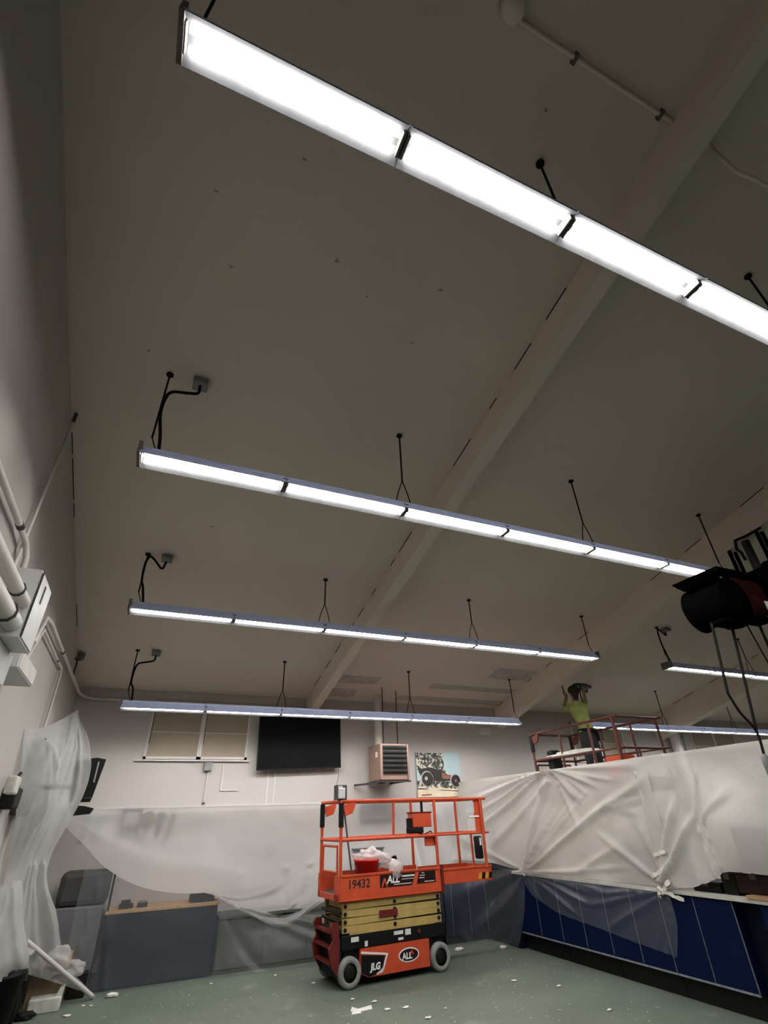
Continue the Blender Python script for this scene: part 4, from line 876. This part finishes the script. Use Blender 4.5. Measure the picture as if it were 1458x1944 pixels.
MB().bbox(-0.78, -0.14, 8.62, 9.05, 0.0, 0.82, 0.02).build('cabinet', 'tool_grey', t)
MB().bbox(-0.70, -0.12, 8.64, 9.02, 0.822, 1.18, 0.06).build('head', 'machine_grey', t)
MB().box(-0.10, -0.075, 8.58, 8.61, 0.756, 1.14).build('column', 'black_plastic', t)

# tools hung on the back wall, seen through the film
for i, (x, z, r, m, lab) in enumerate(((-0.57, 1.74, 0.062, 'tool_green', 'left of two green round wall tools under the film'), (-0.42, 1.735, 0.066, 'tool_green', 'right of two green round wall tools under the film'), (0.19, 1.745, 0.085, 'tool_brown', 'largest brown disc hanging on the wall under the film'), (0.37, 1.755, 0.066, 'tool_grey', 'grey brown disc right of the largest wall disc'), (0.53, 1.745, 0.045, 'tool_brown', 'small brown disc with long handle, rightmost wall tool'))):
    t = thing('wall_tool', lab, 'tool', (x, 9.05, z), group='round tools hung on the back wall')
    MB().cyl((x, 9.055, z), (x, 9.098, z), r, n=20).build('disc', m, t)
    MB().beam((x, 9.07, z - r + 0.01), (x - 0.03 - 0.02 * (i == 4), 9.07, z - r - 0.18 - 0.05 * (i == 4)), 0.02 + 0.02 * (i > 1), 0.02 + 0.02 * (i == 4)).build('handle', m, t)
    MB().cyl((x, 9.05, z + r * 0.6), (x, 9.1, z + r * 0.6), 0.006, n=6).build('hook', 'steel_dark', t)
t = thing('wall_frame', 'square wire frame hung on the back wall between round tools', 'frame', (-0.02, 9.05, 1.58))
f = MB().box(-0.15, 0.10, 9.06, 9.098, 1.855, 1.87).box(-0.15, -0.135, 9.06, 9.098, 1.5, 1.87).box(0.085, 0.10, 9.06, 9.098, 1.5, 1.87); f.build('frame', 'tool_grey', t)
MB().box(-0.13, 0.08, 9.06, 9.09, 1.55, 1.66).build('tray', 'tool_grey', t)

# ---------------------------------------------------------------- plastic sheeting
film_lab = 'sheets of plastic masking film'
# right upper sheet
def U(y): return (9.0 - y) / (9.0 - 4.72)
rid = [(U(7.33), 1, U(6.44), 0, 0.05, 0.06), (U(7.33), 1, U(4.8), 0.2, 0.035, 0.05), (U(7.33), .99, U(6.7), 0.55, 0.035, 0.035), (U(7.33), 1, U(5.9), .93, 0.03, 0.03), (U(7.33), 1, U(5.3), .86, 0.02, 0.025),
       (U(6.44), 0, U(8.5), 0.30, 0.05, 0.055), (U(6.44), 0, U(8.6), 0.47, 0.045, 0.05), (U(6.44), 0.0, U(8.3), 0.64, 0.045, 0.05), (U(6.5), .15, U(8.1), 0.85, 0.05, 0.04),
       (U(6.44), 0, U(5.6), 0.20, 0.045, 0.05), (U(6.44), 0, U(5.9), 0.36, 0.045, 0.045), (U(6.4), 0, U(6.0), 0.62, 0.03, 0.03), (U(6.44), 0, U(4.9), 0.1, 0.04, 0.03),
       (U(5.5), .75, U(6.2), .93, 0.03, 0.035), (U(4.87), 1, U(5.1), 0.5, 0.04, 0.04), (U(4.87), 1, U(5.7), 0.62, 0.03, 0.03), (U(7.33), 1, U(8.8), .82, 0.05, -0.05), (U(7.33), 1, U(8.9), .66, 0.05, 0.04)] + [(U(6.44), 0.0, U(8.6), 0.22 + .1 * k, 0.016, 0.035 * (1 if k % 2 else -1)) for k in range(6)] + [(U(6.42), 0, U(6.42 - .22 * k), .45 - .05 * k, 0.014, 0.03) for k in range(1, 6)] + [(U(7.33), 1, U(6.6 - .3 * k), .4 - .05 * k, 0.01, 0.02) for k in range(4)]
ys = (9.0, 8.2, 7.33, 6.44, 5.6, 4.72)
ctrl = [[(5.44, y, 2.165 + (0.0 if y < 8.5 else -0.02)) for y in ys],
        [(5.42 - (0.05 if y > 8 else 0), y, 1.78) for y in ys],
        [(5.41 - (0.12 if y > 8 else 0.0), y, 1.35) for y in ys],
        [(5.395 - (0.25 if y > 8.5 else 0.1 if y > 8 else 0.0), y, 0.915 + (0.08 if y > 8 else 0)) for y in ys]]
tag(sheet(ctrl, 110, 56, (-1, 0, 0), rid, amp=0.03, freq=1.3, seed=1, asp=3.3).build('plastic_sheet', 'film_milky'), 'milky plastic sheet with radiating folds behind the orange lift\'s right end', 'plastic sheet', film_lab)
# right near sheet
def U2(y): return (4.92 - y) / (4.92 - 1.6)
ys = (4.92, 4.56, 4.23, 4.05, 3.71, 3.2, 2.4, 1.6); zb = (0.93, 0.935, 1.03, 1.10, 1.10, 1.10, 1.1, 1.1)
ctrl = [[(5.435, y, 2.17) for y in ys], [(5.42, y, 1.85) for y in ys], [(5.41 - (0.10 if 3.5 < y < 4.2 else 0.0), y, 1.47) for y in ys], [(5.40 - (0.08 if 3.5 < y < 4.2 else 0.02), y, z) for y, z in zip(ys, zb)]]
rid = [(U2(4.9), .97, U2(4.06), 0.60, 0.04, 0.07), (U2(4.9), .98, U2(4.3), 0.45, 0.03, 0.05), (U2(4.06), .62, U2(3.95), 1.0, 0.02, 0.05), (U2(3.71), .62, U2(3.58), 1.0, 0.02, 0.05), (U2(3.9), .75, U2(3.82), 1, 0.015, 0.03), (U2(4.86), .2, U2(4.84), 0.9, -0.03, 0.03), (U2(4.06), .62, U2(3.6), 0.2, 0.04, 0.03), (U2(3.71), .62, U2(3.1), 0.4, 0.05, 0.04), (U2(4.3), 0.02, U2(4.2), .5, -0.03, 0.02)]
tag(sheet(ctrl, 90, 50, (-1, 0, 0), rid, amp=0.02, freq=1.4, seed=2, rag=0.03, asp=2.6).build('plastic_sheet', 'film_milky'), 'near plastic sheet with ragged lower edge above dark cases at right', 'plastic sheet', film_lab)
# apron below the worktop
ys = (7.36, 6.7, 6.1, 5.5, 4.86); hb = (0.64, 0.50, 0.44, 0.38, 0.335)
ctrl = [[(5.392, y, 0.905 - 0.015 * (y < 7)) for y in ys], [(5.372, y - 0.02, 0.905 - (0.905 - h) * 0.5) for y, h in zip(ys, hb)], [(5.385, y + (-.13 if i == 0 else .10 if i == 4 else 0), h) for i, (y, h) in enumerate(zip(ys, hb))]]
def UA(y): return (7.36 - y) / 2.5
rid = [(0, 0, .5, .55, 0.05, 0.06), (0, 0, .4, .85, 0.04, 0.06), (1, 0, .5, .55, 0.05, 0.06), (1, 0, .6, .9, 0.05, 0.06), (0, 0, .55, .3, 0.04, 0.05), (1, 0, .55, .3, 0.04, 0.05), (1, 0, .93, 1, 0.03, 0.035), (1, 0, .86, 1, 0.04, 0.02), (0, 0, .12, 1, 0.04, 0.025), (.0, 0, .7, .25, 0.05, 0.03)]
tag(sheet(ctrl, 80, 26, (-1, 0, 0), rid, amp=0.012, freq=2, seed=3, rag=0.05, asp=4).build('plastic_sheet', 'film_clear'), 'clear film apron with slanting torn hem over the blue cabinets', 'plastic sheet', film_lab)
# corner apron to the floor
ctrl = [[(4.45, 8.43, 0.98), (4.8, 8.35, 0.93), (5.1, 8.05, 0.90), (5.33, 7.6, 0.93), (5.39, 7.33, 0.92)],
        [(4.5, 8.38, 0.55), (4.85, 8.30, 0.5), (5.12, 8.02, 0.48), (5.32, 7.68, 0.48), (5.39, 7.45, 0.5)],
        [(4.55, 8.38, 0.2), (4.86, 8.34, 0.18), (5.12, 8.06, 0.15), (5.33, 7.75, 0.15), (5.385, 7.6, 0.2)],
        [(4.6, 8.40, 0.012), (4.88, 8.36, 0.01), (5.12, 8.10, 0.01), (5.33, 7.80, 0.01), (5.37, 7.72, 0.012)]]
rid = [(1, 0, .5, .3, 0.08, -0.06), (1, 0, .4, .6, 0.08, 0.06), (1, 0, .75, 1, 0.06, 0.05), (1, 0, .25, .25, 0.07, 0.05), (0, 0, .3, 1, 0.06, 0.05), (1, 0, .55, .95, 0.05, -0.03)]
tag(sheet(ctrl, 50, 40, (-0.7, -0.7, 0), rid, amp=0.03, freq=2.2, seed=4, asp=1.2).build('plastic_sheet', 'film_clear'), 'clear film hanging to the floor in the corner behind the lift', 'plastic sheet', film_lab)
# folded hanging sheet on the back wall behind the lift's right end
xs = (4.35, 4.6, 4.85, 5.1, 5.36)
ctrl = [[(x, 9.0, 1.82) for x in xs], [(x, 8.9, 1.4) for x in xs], [(x - 0.03, 8.6, 0.98) for x in xs]]
rid = [(.2 + .15 * k, -0.05, .15 + .17 * k, 1.1, -0.05, 0.05 * (1 if k % 2 else -1)) for k in range(6)] + [(.45, 0, 1.0, 1, 0.05, 0.06), (.45, 0, .8, 1, 0.04, 0.05)]
tag(sheet(ctrl, 60, 24, (0, -1, 0), rid, amp=0.02, freq=3, seed=6, asp=1).build('plastic_sheet', 'film_clear'), 'narrow pleated clear film below the tractor print', 'plastic sheet', film_lab)
# back wall sheet with swagged hem
hem = ((-0.86, 1.72), (-0.52, 1.46), (-0.22, 1.21), (0.2, 1.0), (0.66, 0.89), (1.13, 0.845), (1.64, 0.60), (2.16, 0.42), (2.75, 0.66), (3.5, 0.72), (4.4, 0.8))
ctrl = [[(x, 9.012, 1.885) for x, z in hem],
        [(x, 8.99 if z < 1.4 else 8.95, 1.885 - (1.885 - z) * 0.4) for x, z in hem],
        [(x, 8.86 if x < 3.3 else 8.8, 1.885 - (1.885 - z) * 0.72) for x, z in hem],
        [(x, 8.52, z) for x, z in hem]]
def UB(x):
    for i in range(10):
        if hem[i][0] <= x <= hem[i + 1][0]: return (i + (x - hem[i][0]) / (hem[i + 1][0] - hem[i][0])) / 10
    return 1
rid = [(UB(1.2), .98, UB(2.2), .62, 0.03, 0.06), (UB(1.2), 1, UB(2.6), .78, 0.03, 0.06), (UB(1.25), 1, UB(2.9), .93, 0.03, 0.05), (UB(2.25), .5, UB(2.3), .85, 0.015, 0.06), (UB(2.65), .48, UB(2.5), .85, 0.015, 0.06), (UB(1.0), 1, UB(1.6), .6, 0.03, 0.04), (UB(2.9), .9, UB(3.6), .4, 0.03, 0.05)]
tag(sheet(ctrl, 130, 50, (0, -1, 0), rid, amp=0.02, freq=1.6, seed=7, asp=4).build('plastic_sheet', 'film_back'), 'wide plastic sheet with swagged hem taped along the back wall', 'plastic sheet', film_lab)
# lower veil in front of the workbench
xs = (-0.45, -0.1, 0.4, 0.9, 1.3, 1.9, 2.6, 3.3)
yb = (8.52, 8.50, 8.50, 8.50, 8.50, 8.42, 8.34, 8.30)
ctrl = [[(x, 8.545, z) for x, z in zip(xs, (1.42, 1.12, 0.95, 0.86, 0.80, 0.52, 0.62, 0.72))], [(x, 8.52, 0.5) for x in xs], [(x, y + 0.02, 0.2) for x, y in zip(xs, yb)], [(x, y, 0.008) for x, y in zip(xs, yb)]]
rid = [(.16, 0, .13, 1, 0.03, 0.09), (.16, 0, .06, 1, 0.03, 0.07), (.16, 0, .19, 1, 0.02, 0.06), (.1, 0, .02, 1, 0.02, 0.07), (.57, 0, .62, 1, 0.04, 0.05), (.57, 0, .9, .5, 0.05, 0.06), (.57, 0, .95, .8, 0.04, 0.04), (.0, .2, .12, 1, 0.03, 0.05), (.57, 0.1, .72, 1, 0.05, -0.04)]
tag(sheet(ctrl, 100, 30, (0, -1, 0), rid, amp=0.012, freq=2.2, seed=8, asp=3).build('plastic_sheet', 'film_clear'), 'clear film veil hanging to the floor before the navy workbench', 'plastic sheet', film_lab)
# left hanging sheet gathered from a high point
ctrl = [[(-1.155, 6.25, 2.50), (-1.10, 6.9, 2.62), (-1.05, 7.55, 2.80), (-0.99, 8.0, 2.98), (-0.965, 8.02, 2.975)],
        [(-1.12, 6.4, 2.2), (-0.97, 6.95, 2.3), (-0.93, 7.5, 2.4), (-0.86, 7.95, 2.5), (-0.675, 8.05, 2.47)],
        [(-1.08, 6.6, 1.85), (-0.96, 7.15, 1.88), (-0.92, 7.55, 1.92), (-0.84, 7.92, 1.98), (-0.64, 8.08, 2.05)],
        [(-1.13, 7.4, 1.3), (-1.06, 7.55, 1.3), (-0.99, 7.68, 1.3), (-0.92, 7.82, 1.3), (-0.81, 8.0, 1.3)],
        [(-1.12, 7.35, 0.82), (-1.02, 7.52, 0.82), (-0.92, 7.68, 0.82), (-0.80, 7.88, 0.82), (-0.62, 8.12, 0.82)],
        [(-1.10, 7.3, 0.62), (-0.98, 7.5, 0.60), (-0.86, 7.70, 0.56), (-0.66, 7.98, 0.45), (-0.38, 8.28, 0.34)],
        [(-1.08, 7.25, 0.50), (-0.93, 7.5, 0.47), (-0.78, 7.74, 0.40), (-0.55, 8.05, 0.27), (-0.05, 8.44, 0.012)]]
rid = [(.76, 0, .66, .5, 0.012, 0.05), (.74, 0, .55, .45, 0.012, 0.045), (.70, 0, .22, .42, 0.014, 0.06), (.72, 0, .40, .5, 0.012, 0.03), (.76, 0, .9, .45, 0.015, 0.04), (.3, .12, .45, .4, 0.012, 0.05), (.25, .1, .28, .38, 0.012, 0.05), (.75, .5, .7, 1, 0.035, 0.06), (.7, .5, .45, 1, 0.04, 0.06), (.6, .5, .25, 1, 0.04, 0.05), (.9, .5, .9, 1, 0.03, 0.06), (.4, .1, .2, .5, 0.03, 0.04), (.85, .5, .8, 1, 0.025, -0.05), (.3, 0.55, .1, 1, 0.03, .05)]
tag(sheet(ctrl, 60, 110, (0.6, -0.8, 0), rid, amp=0.03, freq=2.5, seed=9, rag=0.04, asp=0.4).build('plastic_sheet', 'film_left'), 'tall plastic sheet gathered to a point beside the left wall', 'plastic sheet', film_lab)
# second left film piece with torn end
ctrl = [[(-1.12, 6.9, 1.2), (-1.05, 7.2, 1.2), (-0.98, 7.5, 1.2)], [(-1.1, 6.95, 0.9), (-0.98, 7.25, 0.85), (-0.85, 7.55, 0.85)], [(-1.08, 7.1, 0.5), (-0.88, 7.35, 0.42), (-0.70, 7.65, 0.42)]]
tag(sheet(ctrl, 30, 24, (0.6, -0.8, 0), [(.5, 0, .3, 1, 0.1, 0.05), (.6, 0, .8, 1, 0.08, 0.05)], amp=0.04, freq=4, seed=10, rag=0.25).build('plastic_sheet', 'film_left'), 'torn scrap of plastic film over the black bin at lower left', 'plastic sheet', film_lab)

# tape strips holding the film
def tape(lab, p0, p1, w, nrm=(-1, 0, 0)):
    p0 = Vector(p0); p1 = Vector(p1); n = Vector(nrm); d = (p1 - p0).normalized(); s = d.cross(n).normalized() * w / 2; b_ = MB(); vs = []
    for k in range(7):
        q = p0.lerp(p1, k / 6) + n * 0.012 * math.sin(k * 1.9); ww = 1 + 0.25 * math.sin(k * 2.7)
        vs += [q - s * ww, q + s * ww]
    b_.add(vs + [v - n * 0.002 for v in vs], [(2 * k, 2 * k + 1, 2 * k + 3, 2 * k + 2) for k in range(6)] + [(14 + 2 * k + 2, 14 + 2 * k + 3, 14 + 2 * k + 1, 14 + 2 * k) for k in range(6)])
    return tag(b_.build('tape_strip', 'tape_white'), lab, 'tape', 'masking tape strips')
tape('highest tape strip on the seam of the right sheets', (5.36, 4.90, 1.20), (5.36, 4.74, 1.24), 0.035)
tape('middle tape strip slanting across the seam of the right sheets', (5.36, 5.00, 1.0), (5.36, 4.77, 1.1), 0.035)
tape('tape strip pointing up at the worktop corner tie', (5.35, 4.92, 0.86), (5.35, 4.78, 0.98), 0.04)
tape('tape strip pointing right from the worktop corner tie', (5.35, 4.92, 0.89), (5.35, 4.66, 0.83), 0.035)
tape('tape strip pointing down from the worktop corner tie', (5.35, 4.92, 0.92), (5.35, 4.96, 0.82), 0.04)
tape('small tape at the far worktop tie of the film', (5.34, 7.36, 0.95), (5.34, 7.28, 0.87), 0.035)

# ---------------------------------------------------------------- things by the left wall
t = thing('wall_monitor', 'black monitor on an arm sticking out beside the left sheet', 'monitor', (-0.6, 8.3, 1.75))
MB().prism([(-0.60, 2.44), (-0.49, 2.42), (-0.545, 1.99), (-0.56, 1.93), (-0.80, 1.93), (-0.85, 2.40)], 'y', 8.18, 8.24).build('display', 'black_plastic', t)
MB().box(-0.575, -0.56, 8.174, 8.18, 2.15, 2.39).build('status_strip', 'steel_light', t)
MB().prism([(-0.72, 1.98), (-0.55, 1.98), (-0.55, 1.97), (-0.73, 1.97)], 'y', 8.172, 8.18).build('bezel_line', 'steel_dark', t)
MB().prism([(-0.60, 1.885), (-0.50, 1.86), (-0.53, 1.80), (-0.72, 1.785), (-0.78, 1.9)], 'y', 8.16, 8.34).build('lower_box', 'black_plastic', t)
MB().beam((-0.80, 8.22, 2.1), (XL, 8.22, 2.1), 0.05, 0.05).build('wall_arm', 'black_metal', t)
MB().beam((-0.70, 8.22, 1.93), (-0.70, 8.22, 1.86), 0.04, 0.04).build('stem', 'black_metal', t)
t = thing('wall_cabinet', 'grey wall cabinet half hidden by the left plastic sheet', 'cabinet', (-1.08, 7.0, 1.75))
MB().bbox(XL, -1.06, 6.85, 7.35, 1.78, 2.50, 0.015).build('body', 'machine_grey', t)
MB().box(-1.06, -1.053, 6.87, 7.1, 1.80, 2.50).build('door', 'tool_grey', t)
MB().box(-1.06, -1.053, 7.105, 7.33, 1.80, 2.50).build('door', 'machine_grey', t)
MB().box(-1.052, -1.046, 6.9, 6.96, 2.16, 2.22).build('handle', 'black_plastic', t)
t = thing('wall_task_lamp', 'pale square task lamp on a bracket at the left photo edge', 'lamp', (-1.1, 5.9, 1.9))
MB().bbox(-1.08, -1.0, 5.75, 5.95, 1.92, 2.06, 0.015).build('head', 'foam_white', t)
MB().tube([(XL, 6.3, 1.95), (-1.08, 6.25, 2.08), (-1.05, 6.1, 2.1), (-1.05, 5.95, 2.02)], 0.016, 8).build('arm', 'black_metal', t)
MB().bbox(XL, -1.05, 6.2, 6.5, 1.82, 2.0, 0.02).build('base', 'dark_stuff', t)
t = thing('trash_bin', 'black bin in the lower left corner of the photo', 'bin', (-0.92, 7.55, 0))
MB().lathe([(0, 0), (0.16, 0.0), (0.21, 0.42), (0.225, 0.42), (0.225, 0.45), (0.20, 0.45), (0.15, 0.02), (0, 0.02)], (-0.92, 7.55, 0), 'z', 24).build('body', 'black_plastic', t)
MB().blob((-0.92, 7.55, 0.43), 0.19, 0.19, 0.05, 4, 0.5, 3).build('liner', 'dark_stuff', t)
t = thing('cardboard_box', 'brown carton on the floor behind the black bin', 'box', (-0.52, 8.35, 0))
MB().box(-0.72, -0.36, 8.25, 8.58, 0.0, 0.42).build('carton', 'cardboard', t)
MB().add([(-0.72, 8.25, 0.421), (-0.36, 8.25, 0.421), (-0.34, 8.12, 0.36), (-0.70, 8.12, 0.36), (-0.72, 8.25, 0.427), (-0.36, 8.25, 0.427), (-0.34, 8.115, 0.365), (-0.70, 8.115, 0.365)], [(0, 1, 2, 3), (7, 6, 5, 4), (0, 4, 5, 1), (1, 5, 6, 2), (2, 6, 7, 3), (3, 7, 4, 0)]).build('flap', 'cardboard', t)
t = thing('foam_block', 'pale foam packing block on the floor before the carton', 'foam', (-0.5, 8.12, 0))
MB().bbox(-0.66, -0.36, 8.03, 8.22, 0.0, 0.12, 0.012).build('block', 'foam_white', t)
MB().prism([(-0.42, 0.121), (-0.36, 0.121), (-0.35, 0.19), (-0.40, 0.17)], 'y', 8.06, 8.2).build('raised_end', 'foam_white', t)
t = thing('black_case', 'small black case on the floor beside the brown carton', 'case', (-0.24, 8.6, 0))
MB().bbox(-0.33, -0.15, 8.45, 8.60, 0.0, 0.22, 0.01).build('body', 'dark_stuff', t)
MB().box(-0.30, -0.18, 8.445, 8.45, 0.10, 0.12).build('latch', 'black_plastic', t)
t = thing('white_pole', 'white tube leaning from the pile down to the floor at left', 'pole', (-0.03, 8.3, 0))
MB().cyl((-0.80, 7.72, 0.66), (-0.05, 8.33, 0.02), 0.022, n=12).build('tube', 'trim_white', t)
MB().cyl((-0.065, 8.318, 0.033), (-0.045, 8.334, 0.016), 0.024, n=12).build('end_cap', 'steel_light', t)
tag(MB().bbox(-1.12, -0.74, 7.62, 7.95, 0.49, 0.53, 0.01).build('cream_board', 'machine_cream'), 'cream board resting on the pile under the left film', 'board')
t = thing('stacked_crates', 'dark crates stacked against the left wall under film', 'crate', (-1.0, 7.85, 0))
MB().box(-1.15, -0.74, 7.80, 8.15, 0.0, 0.24).build('lower_crate', 'dark_stuff', t)
MB().box(-1.15, -0.76, 7.82, 8.12, 0.242, 0.488).build('upper_crate', 'dark_stuff', t)
b_ = MB().blob((-0.66, 7.92, 0.03), 0.10, 0.06, 0.035, 6, 0.5, 3, 3); tag(b_.build('black_rag', 'dark_stuff'), 'small black rag on the floor at the foot of the pile', 'rag')

for (p, rx, ry, rz, sd, lab) in (((-0.50, 8.12, 0.40), 0.13, 0.10, 0.13, 21, 'crumpled plastic film bunched on the brown carton'), ((-0.86, 7.72, 0.56), 0.16, 0.12, 0.05, 22, 'crumpled plastic film heaped on the cream board at left'), ((-0.30, 8.33, 0.28), 0.10, 0.08, 0.08, 23, 'small crumple of plastic film behind the white tube')):
    tag(MB().blob(p, rx, ry, rz, sd, 0.45, 4, 1.5).build('crumpled_film', 'film_left'), lab, 'plastic sheet', 'crumpled pieces of film')
# ---------------------------------------------------------------- scraps on the floor
SC = [((2.45, 6.39), 0.10, 'V-shaped white plastic scrap on the floor before the lift'), ((2.70, 6.28), 0.035, 'pair of white crumbs right of the V-shaped scrap'), ((2.89, 6.24), 0.035, 'white crumb under the middle of the lift front'), ((2.94, 5.86), 0.035, 'nearest white crumb at the bottom edge of the photo'), ((3.22, 6.02), 0.02, 'faint white crumb below the right lift wheel'), ((2.32, 7.60), 0.025, 'white crumb left of the lift wheels'), ((2.51, 6.78), 0.025, 'white crumb just below the left front wheel'), ((2.68, 6.58), 0.03, 'flat pale scrap between the wheel and the V-shaped scrap'), ((4.61, 8.07), 0.07, 'upright white scrap on the floor right of the lift'), ((5.2, 7.85), 0.06, 'white scrap at the foot of the corner film'), ((-0.26, 7.80), 0.04, 'white scrap on the floor before the foam block'), ((-0.13, 8.11), 0.02, 'left of two tiny crumbs near the white tube'), ((-0.05, 8.07), 0.02, 'right of two tiny crumbs near the white tube'), ((4.36, 6.44), 0.035, 'white scrap on the open floor before the blue cabinets'), ((4.55, 5.17), 0.03, 'white crumb near the plinth of the nearest blue cabinet'), ((4.66, 6.02), 0.03, 'pale crumb on the floor beside the cabinet plinth'), ((0.15, 8.30), 0.07, 'long white scrap on the floor at the end of the white tube'), ((1.23, 8.25), 0.02, 'pale crumb before the navy workbench right end'), ((2.0, 8.2), 0.02, 'pale crumb at the film edge left of the lift')]
for i, (p, r, lab) in enumerate(SC):
    b_ = MB(); x, y = p
    if i == 0:
        b_.add([(x - 0.09, y + 0.04, 0.002), (x - 0.07, y + 0.06, 0.03), (x - 0.03, y - 0.02, 0.002), (x - 0.02, y + 0.01, 0.02), (x + 0.13, y + 0.0, 0.002), (x + 0.13, y + 0.03, 0.025)], [(0, 2, 3, 1), (2, 4, 5, 3)])
        b_.add([(x - 0.11, y - 0.05, 0.002), (x - 0.01, y - 0.06, 0.002), (x - 0.02, y - 0.02, 0.015), (x - 0.10, y - 0.03, 0.012)], [(0, 1, 2, 3)])
    elif i in (8, 9, 16): b_.blob((x, y, r * 0.25), r * 0.9, r * 0.45, r * 0.3, i, 0.9, 3, 3)
    else: b_.blob((x, y, r * 0.22), r, r * 0.6, r * 0.22, i, 0.7, 2, 2)
    tag(b_.build('floor_scrap', 'scrap'), lab, 'scrap', 'white scraps on the floor')
dust = MB(); random.seed(3)
for k in range(260):
    x, y = random.uniform(0.0, 5.3), random.uniform(4.6, 8.3); r = random.uniform(0.003, 0.010)
    a = random.random() * 6
    dust.add([(x + r * math.cos(a + q * 2.1), y + r * math.sin(a + q * 2.1), 0.0015) for q in range(3)] + [(x, y, 0.0015 + r * 0.4)], [(0, 1, 3), (1, 2, 3), (2, 0, 3)])
o = dust.build('floor_dust', 'scrap', kind='stuff'); o['label'] = 'fine white plaster dust sprinkled over the green floor'; o['category'] = 'dust'
